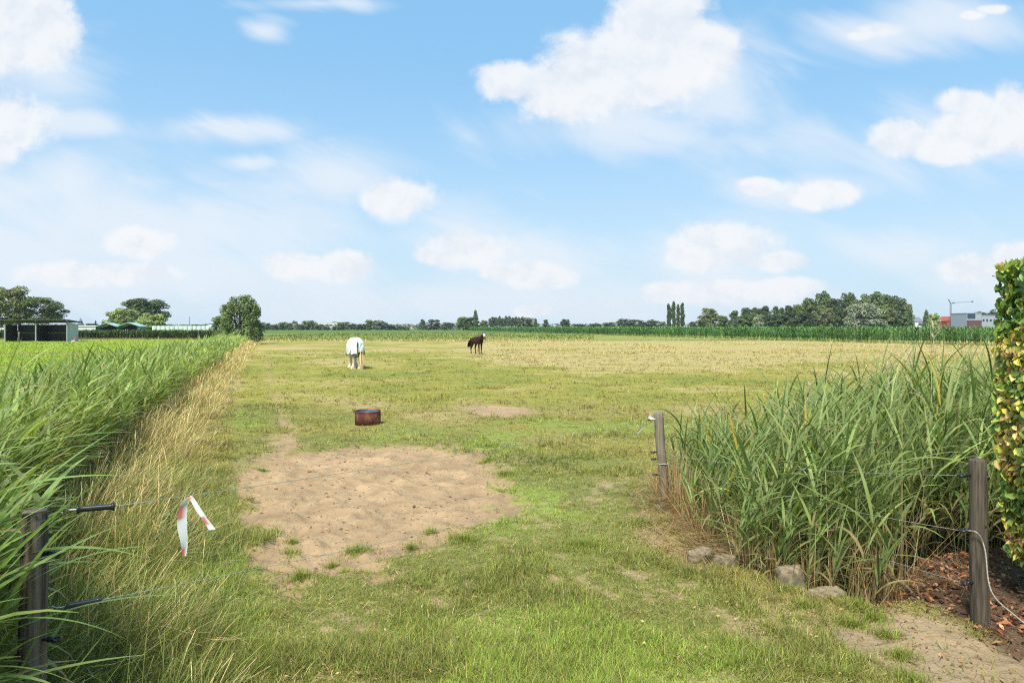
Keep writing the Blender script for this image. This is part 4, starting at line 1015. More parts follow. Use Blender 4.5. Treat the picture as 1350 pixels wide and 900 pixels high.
# ------------------------------------------------------------------ trees
LEAFC = {'broad': (.115, .155, .052), 'dark': (.078, .110, .042), 'willow': (.27, .32, .12), 'silver': (.26, .29, .18), 'pine': (.078, .108, .05),
         'poplar': (.075, .105, .045), 'mid': (.11, .155, .05), 'blue': (.10, .13, .075), 'olive': (.15, .17, .06)}
M_BARK = pmat('tree_bark', (.13, .10, .075), (.08, .06, .045), 8, .9, bump=.02)
M_PALEBARK = pmat('pale_bark', lin(190, 185, 175), lin(140, 132, 120), 8, .9)
_tree_mesh = {}
for _k in LEAFC: LEAFC[_k] = tuple(v*1.32 for v in LEAFC[_k])
def crown_mesh(shape, kind, n, seed, leaf):
    key = (shape, kind, n, seed, leaf)
    if key in _tree_mesh: return _tree_mesh[key]
    rg = np.random.default_rng(seed); Ps, Ns, T = [], [], []
    def lobe(c, r, m):
        d = rg.normal(0, 1, (m, 3)); d /= np.linalg.norm(d, axis=1, keepdims=True); d[:, 2] = np.where(d[:, 2] < -.6, -d[:, 2], d[:, 2])
        rad = (1-rg.random(m)**2*.45)*(1+.25*np.sin(d[:, 0]*7+seed)*np.sin(d[:, 1]*6)*np.cos(d[:, 2]*5))
        Ps.append(np.array(c)+d*rad[:, None]*np.array(r)); Ns.append(d*.75+np.array([0, 0, .35])); T.append(np.full(m, rg.normal(0, 1)))
    # unit crown: width 1, height 1 (z 0..1)
    if shape == 'round':
        k = 72
        for i in range(k):
            a = rg.uniform(0, 6.28); z = .06+.80*rg.random(); rr = .37*math.sqrt(max(.05, 1-((z-.38)/.58)**2))*rg.uniform(.35, 1.0)
            s = rg.uniform(.07, .13); lobe((rr*math.cos(a), rr*math.sin(a), z), (s, s, s*.85), n//k)
    elif shape == 'open':
        k = 54
        for i in range(k):
            a = rg.uniform(0, 6.28); z = .12+.78*rg.random(); rr = .42*math.sqrt(max(.05, 1-((z-.5)/.55)**2))*rg.uniform(.4, 1.05)
            s = rg.uniform(.08, .15); lobe((rr*math.cos(a), rr*math.sin(a), z), (s*1.1, s*1.1, s*.8), n//k)
    elif shape == 'dome':
        k = 60
        for i in range(k):
            a = rg.uniform(0, 6.28); z = .04+.74*rg.random(); rr = .40*math.sqrt(max(.03, 1-(max(z-.25, 0)/.66)**2))*rg.uniform(.55, 1.0)
            s = rg.uniform(.10, .16); lobe((rr*math.cos(a), rr*math.sin(a), z), (s, s, s*.8), n//k)
    elif shape == 'column':
        k = 22
        for i in range(k):
            z = .05+.90*i/k; s = .30*(1-.55*abs(z-.45)**1.3*1.6)*rg.uniform(.8, 1.15); lobe((rg.normal(0, .08), rg.normal(0, .08), z), (s, s, .07), n//k)
    elif shape == 'cone':
        k = 18
        for i in range(k):
            z = .06+.88*i/k; s = .48*(1-z)**.8*rg.uniform(.8, 1.15)+.03; lobe((rg.normal(0, .03), rg.normal(0, .03), z), (s, s, .06), n//k)
    elif shape == 'pine':
        k = 26
        for i in range(k):
            a = rg.uniform(0, 6.28); z = .12+.80*(i+.5)/k; rr = .26*rg.random()*(1.1-z*.6); s = rg.uniform(.16, .24)*(1.3-.75*z); lobe((rr*math.cos(a), rr*math.sin(a), z), (s, s, s*.6), n//k)
    elif shape == 'bush':
        k = 95
        for i in range(k):
            a = rg.uniform(0, 6.28); z = .04+.86*rg.random()**1.15; rr = .40*math.sqrt(max(.05, 1-z**2.2))*rg.uniform(.55, 1.05)
            s = rg.uniform(.07, .13); lobe((rr*math.cos(a), rr*math.sin(a), z), (s*.8, s*.8, s*1.3), n//k)
    P = np.concatenate(Ps); Nn = np.concatenate(Ns); T = np.concatenate(T); N = len(P); c = np.array(LEAFC[kind])*np.exp(.16*T+rg.normal(0, .16, N))[:, None]*np.exp(rg.normal(0, .05, (N, 3)))
    global rng
    save = rng; rng = rg; V, Q, C = cards(P, Nn, leaf*rg.uniform(.7, 1.3, N), c, .7, .45); rng = save
    me = np_mesh('crown', V, Q, C); me.materials.append(M_LEAF); _tree_mesh[key] = me; return me
def trunk_mesh(seed, bark, tall=.5, multi=False):
    key = ('trunk', seed, bark.name, tall, multi)
    if key in _tree_mesh: return _tree_mesh[key]
    rg = random.Random(seed); m = MB(); r = .030
    stems = 3 if multi else 1
    for s in range(stems):
        ox = (s-(stems-1)/2)*.05; lean = rg.uniform(-.03, .03)+ox
        pts = [(ox*.3, 0, -.02), (ox*.6+lean*.3, 0, tall*.3), (ox+lean, .01, tall*.65), (ox+lean*1.5, 0, tall), (ox+lean*2, .01, min(.92, tall*1.6))]
        m.tube(pts, [r*1.25, r, r*.8, r*.6, r*.15], 8)
        for j in range(9):
            z = tall*.6+(.85-tall*.6)*j/9; a = rg.uniform(0, 6.28); L = rg.uniform(.16, .32)
            m.tube([(ox+lean*1.2, 0, z), (ox+lean+.5*L*math.cos(a), .5*L*math.sin(a), z+.5*L), (ox+lean+L*math.cos(a), L*math.sin(a), z+.8*L)], [r*.42, r*.28, r*.08], 5)
    me = bpy.data.meshes.new('trunk'); me.from_pydata(m.v, [], m.f); me.materials.append(bark)
    for p in me.polygons: p.use_smooth = True
    me.update(); _tree_mesh[key] = me; return me
_tn = [0]
def tree(name, label, cat, u, w, vtop, D, shape, kind, n=6500, seed=1, leaf=.045, group=None, trunkh=.12, bark=None, rz=None, dy=0, tall=.5, multi=False):
    """w and vtop size the tree: width and height in metres follow from the distance D"""
    Hh = CAM_H+(V0-vtop)*D/F; W = w*D/F; X = (u-U0)/F*D; _tn[0] += 1
    t = thing(name, label, cat, (X, D, 0), (_tn[0]*1.7 if rz is None else rz), group)
    c = link(bpy.data.objects.new('crown', crown_mesh(shape, kind, n, seed, leaf)), t)
    c.scale = (W, W, Hh*(1-trunkh)); c.location = (0, 0, Hh*trunkh)
    k = link(bpy.data.objects.new('trunk', trunk_mesh(seed % 3, bark or M_BARK, tall, multi)), t); s = Hh*.85; k.scale = (min(s, W*1.1), min(s, W*1.1), s)
    return t
# near and singular ones
tree('walnut_tree', 'tall rounded tree at the far left edge, rising behind the shelter', 'tree', 6, 62, 375, 150, 'open', 'olive', 16000, 2, .035, trunkh=.10, bark=M_PALEBARK, rz=.3, tall=.4)
tree('walnut_tree', 'open crowned tree spreading over the right half of the shelter roof', 'tree', 52, 66, 391, 152, 'open', 'broad', 12000, 4, .034, trunkh=.22, rz=1.1, tall=.4)
tree('lime_tree', 'huge dense dark dome shaped tree behind the pale willows', 'tree', 189, 74, 387, 225, 'dome', 'dark', 16000, 7, .035, trunkh=.05)
tree('willow_tree', 'pale yellow green willow in front of the left half of the dark dome tree', 'tree', 163, 56, 404, 200, 'round', 'willow', 10000, 9, .04, trunkh=.02)
tree('willow_tree', 'smaller pale willow in front of the right half of the dark dome tree', 'tree', 201, 46, 411, 195, 'round', 'willow', 8000, 12, .045, trunkh=.02)
LEAFC['bush'] = (.20, .27, .10)
tree('alder_bush', 'lone upright bushy tree at the far end of the left reeds', 'tree', 318, 72, 391, 80, 'bush', 'bush', 17000, 18, .030, trunkh=.02, multi=True, tall=.6)
tree('field_bush', 'rounded bush half hidden behind the left side of the lone bushy tree', 'bush', 292, 34, 414, 120, 'round', 'broad', 5000, 16, .05, trunkh=.02)
for i, (u, v, w) in enumerate(((882, 398.5, 9), (888.3, 397, 9), (894, 399.5, 8), (899.5, 398.5, 9))):
    tree('poplar_tree', ['first slim poplar from the left in the row of four', 'tallest slim poplar, second from the left in the row of four', 'third slim poplar from the left, pale trunk at its foot', 'last slim poplar on the right of the row of four'][i],
         'tree', u, w*.95, v+[1.2, -.6, .8, .2][i], 260, 'column', 'poplar', 3500, 20+i, .07, 'row of slim poplars', trunkh=.08, bark=M_PALEBARK if i == 2 else M_BARK)
tree('oak_tree', 'rounded grey green tree standing apart just right of the poplars', 'tree', 933, 42, 404, 290, 'round', 'olive', 6000, 9, .045, trunkh=.03)
tree('conifer_tree', 'dark pointed conifer between the big wood and the red roofs', 'tree', 1221, 13, 407, 330, 'cone', 'dark', 2500, 31, .07, trunkh=.04)
tree('birch_tree', 'pale green small tree right of the dark pointed conifer', 'tree', 1231, 20, 411, 320, 'round', 'willow', 3000, 12, .07, trunkh=.04)
# the big wood right of centre
WOOD = [(953, 24, 415, 330, 'round', 'broad'), (968, 26, 409, 330, 'pine', 'pine'), (982, 26, 405, 325, 'pine', 'pine'), (996, 28, 404, 320, 'round', 'dark'), (1010, 26, 403, 318, 'pine', 'pine'),
        (1024, 28, 402, 315, 'round', 'dark'), (1038, 28, 402, 310, 'pine', 'pine'), (1052, 30, 400, 310, 'round', 'mid'), (1068, 34, 391, 315, 'round', 'broad'), (1085, 34, 381, 318, 'round', 'broad'),
        (1102, 36, 391, 305, 'round', 'dark'), (1119, 34, 384, 315, 'round', 'mid'), (1132, 34, 393, 312, 'round', 'broad'), (1150, 46, 382, 312, 'round', 'broad'), (1168, 44, 385, 315, 'round', 'mid'), (1184, 40, 391, 312, 'round', 'broad'),
        (1196, 24, 399, 310, 'round', 'olive'), (1088, 34, 404, 295, 'round', 'olive'), (1060, 36, 409, 292, 'round', 'dark'), (1110, 30, 408, 290, 'round', 'dark'), (1168, 44, 404, 290, 'round', 'olive'), (1190, 30, 412, 290, 'round', 'mid'),
        (1030, 36, 412, 295, 'round', 'dark'), (985, 30, 414, 300, 'round', 'mid'), (1005, 30, 413, 300, 'round', 'dark')]
WL = ['lowest tree at the left end of the big wood', 'dark pine near the left end of the big wood', 'second dark pine from the left end of the wood', 'dark round tree among the pines of the wood', 'flat topped dark pine in the left half of the wood',
      'dark round crown between two pines of the wood', 'dark pine just left of the wood rising higher', 'round tree where the wood starts to rise', 'green tree on the left shoulder of the tallest crown', 'tallest pale topped tree in the middle of the wood',
      'dark tree in the dip right of the tallest crown', 'second peak of the wood, a thin topped green tree', 'green tree behind the big silvery willow', 'high green crown behind the silvery willow to its right', 'high dark crown on the right half of the wood', 'green crown sloping down near the right end of the wood',
      'last olive tree at the right end of the wood', 'light olive tree low in front of the tallest crown', 'dark tree low in front left of the tallest crown', 'dark tree low at the left foot of the silvery willow', 'yellowish tree low in front right of the silvery willow', 'low round tree at the right foot of the wood',
      'low dark tree in front of the left half of the wood', 'low green tree in front of the leftmost pines', 'low dark tree beside the small silver bush']
for i, (u, w, v, D, sh, kd) in enumerate(WOOD):
    tree('woodland_tree' if sh == 'round' else 'pine_tree', WL[i], 'tree', u, w, v, D, sh, kd, 8000 if sh == 'round' else 5000, [9, 12, 16, 33][i % 4], .05, 'trees of the big wood beyond the maize', trunkh=.02 if sh == 'round' else .0)
tree('silver_willow', 'large silvery grey willow standing out in front of the big wood', 'tree', 1139, 52, 394, 285, 'dome', 'silver', 8000, 41, .045, trunkh=.02)
tree('silver_willow', 'small silvery bush at the lower left of the large silver willow', 'tree', 1121, 20, 411, 280, 'round', 'silver', 3000, 42, .07, trunkh=.0)
tree('silver_willow', 'small silver grey bush low before the dark left half of the wood', 'tree', 1000, 17, 413, 285, 'round', 'silver', 3000, 42, .07, trunkh=.0)
# far wood in the centre, with the pine stand
CW = [(557, 16, 420, 420, 'cone', 'dark', 'dark pointed conifer at the left end of the centre tree line'), (572, 26, 420, 420, 'round', 'blue', 'round tree beside the pointed conifer left of the horse'), (590, 26, 424, 415, 'round', 'blue', 'low round tree left of the centre wood'),
      (611, 30, 415.5, 400, 'round', 'mid', 'broad green tree at the left end of the centre wood'), (627, 9, 408, 395, 'column', 'dark', 'narrow spire like tree poking out of the centre wood'), (624, 24, 417, 400, 'round', 'dark', 'dark tree under the narrow spire tree'),
      (638, 15, 421, 385, 'round', 'broad', 'small light green tree in front of the pine stand'), (694, 30, 416.5, 400, 'round', 'blue', 'broad dark tree right of the pine stand'), (706, 9, 419, 395, 'cone', 'dark', 'small pointed conifer right of the centre wood'),
      (719, 15, 421, 395, 'pine', 'pine', 'ragged pine standing alone right of the centre wood'), (745, 18, 419.5, 450, 'round', 'dark', 'first round tree at the left of the low tree line'), (764, 26, 426, 450, 'round', 'blue', 'low tree second in the line before the poplars'),
      (783, 26, 425, 450, 'round', 'blue', 'low tree third in the line before the poplars'), (803, 28, 424, 445, 'round', 'mid', 'low green tree in the middle of the line before the poplars'), (822, 26, 419, 440, 'round', 'blue', 'highest left crown of the line before the poplars'),
      (838, 28, 419.5, 440, 'round', 'blue', 'highest right crown of the line before the poplars'), (857, 30, 420, 440, 'round', 'blue', 'round tree just left of the poplar row'), (873, 16, 423, 430, 'round', 'mid', 'small tree at the foot of the first poplar'), (914, 16, 423, 420, 'round', 'blue', 'small low tree between poplars and round grey tree'),
      (1292, 26, 408, 500, 'round', 'dark', 'dark trees rising behind the grey modern building'), (1310, 26, 406, 500, 'round', 'dark', 'dark crown behind the roof beside the hedge')]
for i, (u, w, v, D, sh, kd, lb) in enumerate(CW):
    tree({'cone': 'conifer_tree', 'pine': 'pine_tree'}.get(sh, 'tree'), lb, 'tree', u, w, v, D, sh, kd, 2600, [9, 12, 16, 33][i % 4] if sh == 'round' else 31, .07, 'far trees of the middle horizon', trunkh=.02)
for i in range(11):
    tree('pine_tree', 'bare stemmed pine in the dense stand of the centre wood', 'tree', 646+i*4.2, 10, 417+random.uniform(-1, 2.5), 405+random.uniform(-6, 6), 'pine', 'pine', 1200, 50+i % 3, .10, 'pine stand of the centre wood', trunkh=.25, bark=M_PALEBARK if i % 3 == 0 else M_BARK, tall=.7)
# low line on the left horizon
LLAB = ['leftmost low tree of the line right of the lone bushy tree', 'second low tree right of the lone bushy tree on the horizon', 'third low tree right of the lone bushy tree on the horizon', 'small tree just left of the left white building', 'tree top rising above the left white building', 'low tree in front of the right half of the left white building', 'taller rounded tree between the two white buildings', 'low tree at the left corner of the wide white building', 'tiny tree before the middle of the wide white building', 'tree top rising above the wide white building', 'low tree hiding the right part of the wide white building', 'rounded tree just right of the wide white building', 'second tree right of the wide white building, above the white horse', 'low tree directly above the rump of the white horse', 'darkest tall crown right of the white horse on the horizon', 'thin topped crown beside the darkest one right of the white horse', 'broad crown at the right of the small dark group', 'low tree sloping down right of the broad crown', 'very low tree before the far red roof', 'last tiny tree left of the far red roof', 'low tree at the foot of the dark dome tree', 'tiny low tree above the left end of the bale row', 'low tree beneath the thin antenna mast', 'low tree above the middle of the bale row', 'low tree above the right part of the bale row', 'low tree left of the white peaked tent roof', 'low tree peeping out right of the lone bushy tree', 'low tree left of the tiny dark conifer near the white greenhouse', 'low tree just right of the church spire']
LL = [(349, 18, 424, 430), (362, 14, 427, 430), (374, 15, 423.5, 430), (382, 10, 425, 425), (389, 9, 421.5, 520), (396, 12, 427, 420), (408, 22, 421.5, 450), (421, 16, 427, 420), (430, 12, 429, 410), (442, 12, 423, 640), (443, 12, 429, 410),
      (453, 22, 423.5, 430), (467, 18, 425.5, 430), (477, 14, 426, 430), (487, 13, 420.5, 440), (497, 12, 421, 440), (504, 20, 422, 430), (516, 16, 427, 430), (527, 14, 429, 430), (536, 10, 430, 430),
      (225, 14, 427, 420), (236, 14, 429, 420), (246, 16, 427.5, 420), (258, 18, 427, 420), (271, 18, 426.5, 420), (281, 12, 425, 420), (336, 26, 424, 420), (118, 14, 425.5, 420), (108, 10, 427, 420)]
for i, (u, w, v, D) in enumerate(LL):
    tree('hedgerow_tree', LLAB[i], 'tree', u, w*1.25, v, D, 'round', ['blue', 'dark', 'mid', 'broad'][i % 4], 2600, [9, 12, 16, 33][(i*3) % 4], .07, 'low trees along the left horizon', trunkh=.0)
tree('conifer_tree', 'tiny dark conifer left of the pale willow on the horizon', 'tree', 126, 5, 422, 420, 'cone', 'dark', 1200, 31, .1, trunkh=.02)
tree('conifer_tree', 'tiny blunt conifer touching the left edge of the willow', 'tree', 136, 6, 421.5, 420, 'column', 'dark', 1200, 20, .1, trunkh=.02)
def far_shrubs():
    N = 9000; x = np.concatenate([rng.uniform(-340, 330, N)]); y = 470+rng.normal(0, 6, N); z = rng.random(N)*(3.2+1.2*fbm(x, y, .05, 6))
    V, Q, C = cards(np.stack([x, y, z], 1), np.tile([0, -.4, .9], (N, 1)), rng.uniform(1.0, 1.9, N), varycol(LEAFC['blue'], N, .2), .8, .6)
    o = np_obj('far_undergrowth', V, Q, M_LEAF, C); tag(o, 'dark undergrowth closing the horizon beneath the far tree lines', 'undergrowth', kind='stuff')
far_shrubs()

# ------------------------------------------------------------------ shelter
def shelter():
    D = 95.0; k = D/F
    x0, x1 = (6-U0)*k, (88-U0)*k; W = x1-x0; dp = 2.5
    t = thing('field_shelter', 'open fronted black field shelter with two bays on the lime green field', 'shelter', (x0, D, 0))
    dark = pmat('black_cladding', (.016, .018, .020), (.028, .030, .032), 2, .6, stretch=(4, 4, .3)); grey = pmat('galvanised_sheet', lin(190, 196, 204), lin(165, 172, 180), 3, .45, stretch=(6, 6, .2))
    st = pmat('steel_post', lin(150, 154, 156), None, 4, .5)
    hf, hb = 2.95, 2.62
    MB().box((.1, dp-.06, 0), (W-.05, dp, hb-.30)).build('back_wall', dark, t)
    for xx, m in ((.0, dark), (W*.5-.04, dark)):
        MB().box((xx, .15, 0), (xx+.06, dp-.08, hb-.30)).build('partition' if xx else 'side_wall', m, t)
    # right wall: ribbed galvanised sheet with a sloping top
    m = MB(); n = 22
    for i in range(n):
        a, b = dp*i/n, dp*(i+1)/n; za, zb2 = hf-.25-(hf-hb)*i/n, hf-.25-(hf-hb)*(i+1)/n; o = .03*(i % 2)
        m.add([(W+o, a, 0), (W+o, b, 0), (W+o, b, zb2), (W+o, a, za), (W+o-.05, a, 0), (W+o-.05, b, 0), (W+o-.05, b, zb2), (W+o-.05, a, za)], [(0, 1, 2, 3), (7, 6, 5, 4), (3, 2, 6, 7), (0, 3, 7, 4), (1, 5, 6, 2)])
    m.build('side_wall', grey, t)
    m = MB(); m.add([(-.35, -.45, hf), (W+.45, -.45, hf), (W+.45, dp+.3, hb), (-.35, dp+.3, hb), (-.35, -.45, hf+.10), (W+.45, -.45, hf+.10), (W+.45, dp+.3, hb+.10), (-.35, dp+.3, hb+.10)],
          [(3, 2, 1, 0), (4, 5, 6, 7), (0, 1, 5, 4), (1, 2, 6, 5), (2, 3, 7, 6), (3, 0, 4, 7)])
    m.build('roof', pmat('dark_roof', lin(70, 80, 78), lin(50, 58, 58), 2, .6), t)
    MB().box((-.1, -.12, hf-.38), (W+.05, -.02, hf-.22)).build('lintel', dark, t)
    for xx in (-.05, W*.5-.08, W-.06): MB().box((xx, -.02, 0), (xx+.16, .13, hf-.03)).build('post', st, t)
    for a, b in ((.08, W*.5-.1), (W*.5+.1, W-.08)): MB().box((a, dp-.16, 1.12), (b, dp-.08, 1.22)).build('rail', pmat('grey_rail', lin(120, 120, 118)), t)
    for s in (-1, 1): MB().tube([(W*.5, .05, hf-.75), (W*.5+s*.5, .05, hf-.22)], .04, 6).build('brace', st, t)
    z = thing('short_post', 'short grey post standing in front of the left bay of the shelter', 'post', ((25-U0)*93/F, 93, 0))
    MB().tube([(0, 0, -.1), (0, 0, .9), (.01, 0, 1.35)], [.09, .09, .085], 10).build('wood', M_POST, z, True)
    z = thing('gate_pole', 'orange and white object at the right corner of the shelter', 'pole', ((99.5-U0)*94.5/F, 94.3, 0))
    MB().tube([(-.15, 0, .18), (.0, 0, .30), (.10, .05, .55)], [.12, .10, .03], 8).build('orange_cover', pmat('orange_plastic', lin(214, 96, 60)), z, True)
    MB().box((-.35, -.15, 0), (.15, .1, .16)).build('white_base', pmat('cream_plastic', lin(220, 205, 170)), z)
shelter()

def tents():
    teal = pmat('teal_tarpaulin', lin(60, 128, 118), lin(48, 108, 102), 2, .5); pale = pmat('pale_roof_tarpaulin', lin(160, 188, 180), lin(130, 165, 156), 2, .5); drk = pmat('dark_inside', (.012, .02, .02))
    for i, (ua, ub, vt, ve, lb) in enumerate(((126, 155, 426.2, 431, 'left tarpaulin tent with pale green roof, open at the front'), (154, 185, 425.6, 430.8, 'right tarpaulin tent with bright teal side wall, beside the pale willows'))):
        D = 132.0; k = D/F; x0, x1 = (ua-U0)*k, (ub-U0)*k; W = x1-x0; zt = CAM_H+(V0-vt)*k; ze = CAM_H+(V0-ve)*k; dp = 2.4
        t = thing('storage_tent', lb, 'tent', (x0, D, 0), 0, 'pair of green tents')
        m = MB(); th = .12
        for a, b, za, zb2 in ((-.1, W*.5, ze, zt), (W*.5, W+.1, zt, ze)):
            m.add([(a, -.2, za), (b, -.2, zb2), (b, dp, zb2), (a, dp, za), (a, -.2, za+th), (b, -.2, zb2+th), (b, dp, zb2+th), (a, dp, za+th)], [(3, 2, 1, 0), (4, 5, 6, 7), (0, 1, 5, 4), (1, 2, 6, 5), (2, 3, 7, 6), (3, 0, 4, 7)])
        m.build('roof', pale, t)
        MB().box((0, 0, 0), (.1, dp-.1, ze-.01)).build('side_wall', teal, t)
        MB().box((W-.55 if i else W-.1, 0, 0), (W, dp-.1, ze-.01)).build('side_wall', teal, t)
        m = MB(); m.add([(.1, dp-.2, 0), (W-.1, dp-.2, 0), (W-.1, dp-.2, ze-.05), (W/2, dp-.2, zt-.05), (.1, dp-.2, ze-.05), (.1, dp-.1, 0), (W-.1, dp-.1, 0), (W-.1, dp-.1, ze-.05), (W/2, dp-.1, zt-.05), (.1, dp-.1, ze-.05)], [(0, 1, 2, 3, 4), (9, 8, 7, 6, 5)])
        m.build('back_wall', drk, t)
        m = MB().tube([(.05, 0, 0), (.05, 0, ze), (W/2, 0, zt-.03), (W-.05, 0, ze), (W-.05, 0, 0)], .05, 6); m.build('frame', drk, t)
tents()
def bales():
    D = 160.0; k = D/F; proto = None; n = 15; sp = 5.9*k; x0 = (204-U0)*k
    wrap = pmat('pale_green_wrap', lin(214, 228, 214), lin(186, 208, 190), 3, .35, spec=.5)
    def cyl():
        m = MB(); r, h, s = .52, 1.12, 24; prof = [(.0, 0), (r*.86, 0), (r*.97, .05), (r, .15), (r*.985, .5), (r, .95), (r*.97, h-.05), (r*.84, h), (0, h)]
        vs = [(q*math.cos(a), q*math.sin(a), z) for q, z in prof for a in [2*math.pi*j/s for j in range(s)]]
        m.add(vs, [(i*s+j, i*s+(j+1) % s, (i+1)*s+(j+1) % s, (i+1)*s+j) for i in range(len(prof)-1) for j in range(s)]); return m
    for row in range(2):
        for i in range(n):
            x = x0+i*sp+random.uniform(-.03, .03)
            if proto is None: o = cyl().build('silage_bale', wrap, None, True); proto = o
            else: o = proto.copy(); link(o)
            o.location = (x, D+random.uniform(-.08, .08), row*1.12); o.rotation_euler = (0, 0, random.uniform(0, 6)); o.scale = (1, 1, 1)
            if i == 0: lb = 'leftmost wrapped bale of the upper layer of the row' if row else 'leftmost wrapped bale of the lower layer of the row'
            elif i == n-1: lb = 'rightmost wrapped bale of the upper layer, beside the lone bushy tree' if row else 'rightmost wrapped bale of the lower layer, beside the lone bushy tree'
            else: lb = 'pale green wrapped bale inside the upper layer of the long row' if row else 'pale green wrapped bale inside the lower layer of the long row'
            tag(o, lb, 'bale', 'wrapped silage bales stacked in a row')
    t = thing('white_marquee', 'low white peaked tent roof showing above the wrapped bales', 'tent', ((274-U0)*200/F, 200, 0))
    w = 13*200/F; h = CAM_H+(V0-427.7)*200/F; wh = pmat('white_canvas', (.75, .76, .78))
    MB().add([(-w/2, 0, 2.0), (w/2, 0, 2.0), (w/2, 5, 2.0), (-w/2, 5, 2.0), (-w*.15, 2.5, h), (w*.15, 2.5, h)], [(0, 1, 5, 4), (1, 2, 5), (2, 3, 4, 5), (3, 0, 4), (3, 2, 1, 0)]).build('roof', wh, t)
    MB().box((-w/2+.05, .05, 0), (w/2-.05, 4.95, 1.995)).build('wall', wh, t)
bales()
def building(name, label, cat, ua, ub, vt, D, wall, roofm=None, pitch=0, depth=8, ridge='x', windows=0, winm=None, base=0.0, vridge=None):
    k = D/F; x0, x1 = (ua-U0)*k, (ub-U0)*k; W = x1-x0; h = CAM_H+(V0-vt)*k
    t = thing(name, label, cat, (x0, D, 0)); MB().box((0, 0, 0), (W, depth, h)).build('wall', wall, t)
    if vridge is not None:
        zr = CAM_H+(V0-vridge)*k
        m = MB()
        if ridge == 'x': m.add([(-.3, -.3, h), (W+.3, -.3, h), (W+.3, depth+.3, h), (-.3, depth+.3, h), (-.3, depth/2, zr), (W+.3, depth/2, zr)], [(0, 1, 5, 4), (2, 3, 4, 5), (1, 2, 5), (3, 0, 4), (3, 2, 1, 0)])
        else: m.add([(-.3, -.3, h), (W+.3, -.3, h), (W+.3, depth+.3, h), (-.3, depth+.3, h), (W/2, -.3, zr), (W/2, depth+.3, zr)], [(0, 1, 4), (1, 2, 5, 4), (2, 3, 5), (3, 0, 4, 5), (3, 2, 1, 0)])
        for i, v in enumerate(m.v): m.v[i] = (v[0], v[1], v[2]+.003)
        m.build('roof', roofm or wall, t)
    else: MB().box((-.15, -.15, h+.003), (W+.15, depth+.15, h+.25)).build('roof', roofm or wall, t)
    for i in range(windows):
        c = W*(i+.5)/windows; ww = min(1.6, W/windows*.5)
        f = MB().box((c-ww/2, -.06, h*.60), (c+ww/2, -.01, h*.60+1.3)).build('window', winm or M_GLASS, t)
    return t
M_GLASS = pmat('dark_glazing', (.03, .035, .045), None, 3, .2, spec=.7)
M_WHITE = pmat('white_render', (.72, .72, .70), (.66, .66, .65), 2, .8); M_TILE = pmat('red_tiles', lin(176, 96, 74), lin(150, 80, 62), 2, .85); M_ORT = pmat('orange_tiles', lin(222, 130, 84), lin(200, 110, 70), 2, .8)
M_BRICK = pmat('red_brick', lin(160, 92, 72), lin(140, 80, 66), 2, .85); M_GREY = pmat('grey_cladding', lin(168, 172, 180), lin(150, 154, 162), 2, .7); M_SOLAR = pmat('dark_blue_panels', lin(62, 72, 96), lin(52, 60, 84), 2, .35)
building('greenhouse', 'long low white greenhouse behind the crop strip and the shelter', 'greenhouse', -60, 127, 430.2, 230, M_WHITE, pmat('white_sheeting', (.74, .75, .73)), vridge=429.2, depth=9)
building('warehouse', 'white flat roofed building between far trees, left of the other one', 'building', 383, 400, 426.5, 620, M_WHITE, windows=0)
building('warehouse', 'wide white building above the low trees near the white horse', 'building', 417, 447, 425.5, 620, M_WHITE, windows=3)
building('house', 'low red roofed house far off between centre tree groups', 'house', 533, 546, 431, 620, M_WHITE, M_TILE, vridge=429)
building('house', 'grey roofed house at the right foot of the big wood', 'house', 1200, 1217, 424, 380, M_WHITE, pmat('grey_slates', lin(120, 118, 128)), vridge=418, windows=2)
building('barn', 'long red tiled roof right of the pale small tree', 'house', 1238, 1252, 424, 400, M_BRICK, M_TILE, vridge=419.5)
building('house', 'steep gabled red brick house below the tower crane', 'house', 1249, 1256, 423, 395, M_BRICK, M_TILE, ridge='y', vridge=417)
building('house', 'white house with grey roof between the red gable and orange roof', 'house', 1256, 1267, 424, 400, M_WHITE, pmat('light_roof', lin(150, 140, 132)), vridge=420, windows=2)
building('house', 'white house with a bright orange tiled roof', 'house', 1264, 1274, 423, 405, M_WHITE, M_ORT, vridge=417.5, windows=2)
t = building('office_building', 'modern grey block with dark blue front panel beside the hedge', 'building', 1274.5, 1294, 413, 380, M_GREY, windows=0, depth=14)
k = 380/F; MB().box((.3, -.22, CAM_H+(V0-419.5)*k), (11*k, -.16, CAM_H+(V0-413.6)*k)).build('dark_panel', M_SOLAR, t)
MB().box((0, -.20, 0), (19.5*k, -.14, CAM_H+(V0-422)*k)).build('brick_base', pmat('dark_red_brick', lin(104, 72, 70)), t)
building('office_wing', 'low grey wing with white ground floor joined right of the grey block', 'building', 1294.3, 1318, 415.8, 382, M_GREY, windows=5, depth=12)
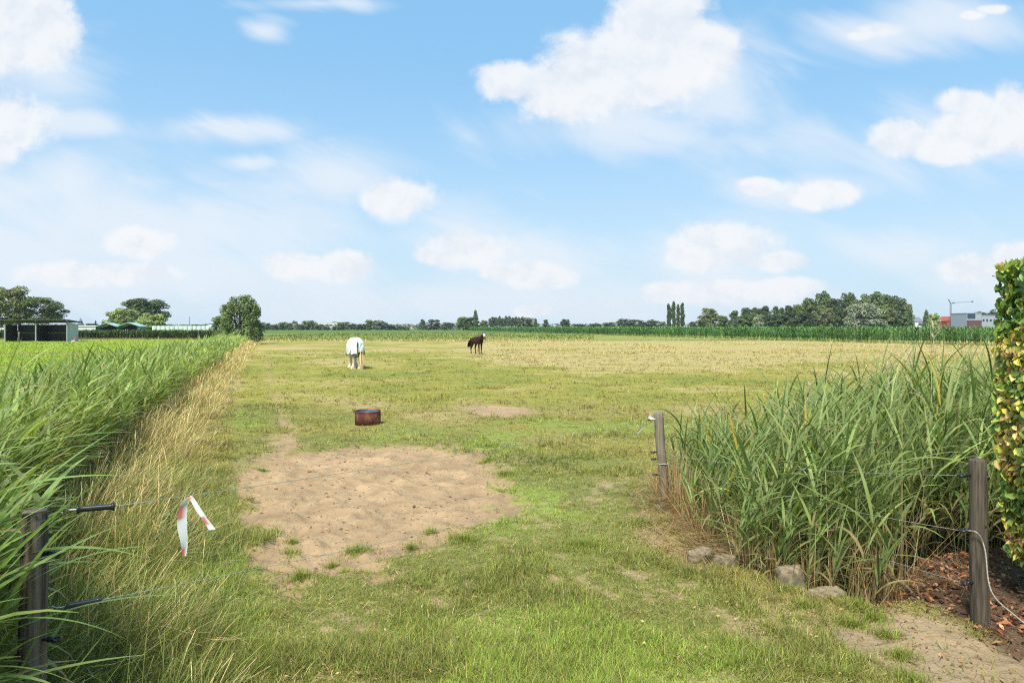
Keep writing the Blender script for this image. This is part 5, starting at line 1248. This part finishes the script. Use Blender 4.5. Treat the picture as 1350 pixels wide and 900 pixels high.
def crane():
    D = 600.0; k = D/F; t = thing('tower_crane', 'tower crane standing on the horizon above the red roofs', 'crane', ((1253.3-U0)*k, D, 0)); st = pmat('crane_steel', lin(110, 115, 125), None, 3, .6)
    zt = CAM_H+(V0-399.5)*k
    def lattice(a, b, w, n, r, name):
        a, b = Vector(a), Vector(b); d = (b-a).normalized(); up = Vector((0, 1, 0)) if abs(d.z) > .7 else Vector((0, 0, 1)); s = d.cross(up).normalized(); q = s.cross(d); m = MB()
        cs = [(s*i+q*j)*w/2 for i, j in ((-1, -1), (1, -1), (1, 1), (-1, 1))]
        for c in cs: m.tube([a+c, b+c], r, 4)
        for i in range(n):
            p0, p1 = a.lerp(b, i/n), a.lerp(b, (i+1)/n)
            for j in range(4): m.tube([p0+cs[j], p1+cs[(j+1) % 4]], r*.7, 4)
        m.build(name, st, t)
    lattice((0, 0, 0), (0, 0, zt), 1.0, 18, .10, 'mast'); lattice((0, 0, zt), (29*k, 0, zt+1.3), .5, 20, .05, 'jib'); lattice((0, 0, zt), (-3.2*k, 0, zt+3.4), .5, 4, .08, 'tower_top')
    MB().box((2.6*k, -.6, zt-.5), (5*k, .6, zt+.5)).build('counterweight', st, t); MB().box((28*k, -.5, zt+.6), (29.4*k, .5, zt+1.9)).build('trolley', st, t)
    MB().tube([(-3.2*k, 0, zt+3.4), (12*k, 0, zt+.9)], .05, 4).build('stay_cable', st, t)
    t = thing('antenna_mast', 'thin mast rising behind the wrapped bales', 'mast', ((250-U0)*450/F, 450, 0)); MB().tube([(0, 0, 0), (0, 0, 9.0)], [.22, .14], 6).build('pole', st, t)
    t = thing('church_spire', 'grey pointed church spire right of the shelter on the horizon', 'church', ((104.6-U0)*700/F, 700, 0))
    MB().box((-1.9, 0, 0), (1.9, 3.8, 5.4)).build('tower', pmat('grey_stone', (.22, .22, .24)), t)
    MB().add([(-2, -.1, 5.41), (2, -.1, 5.41), (2, 3.9, 5.41), (-2, 3.9, 5.41), (0, 1.9, 11.5)], [(0, 1, 4), (1, 2, 4), (2, 3, 4), (3, 0, 4), (3, 2, 1, 0)]).build('spire', pmat('slate', lin(110, 116, 134)), t)
crane()

def haze():
    m = bpy.data.materials.new('air'); m.use_nodes = True; t = NT(m.node_tree); t.n.clear()
    v = t.node('ShaderNodeVolumePrincipled'); v.inputs['Color'].default_value = (.80, .88, 1, 1); v.inputs['Density'].default_value = .00014; v.inputs['Anisotropy'].default_value = .2
    o = t.node('ShaderNodeOutputMaterial'); t.l.new(v.outputs[0], o.inputs['Volume'])
    b = MB().box((-900, -60, -2), (900, 900, 32)).build('haze', m); tag(b, 'faint summer haze over the flat land', 'haze', kind='stuff')
haze()
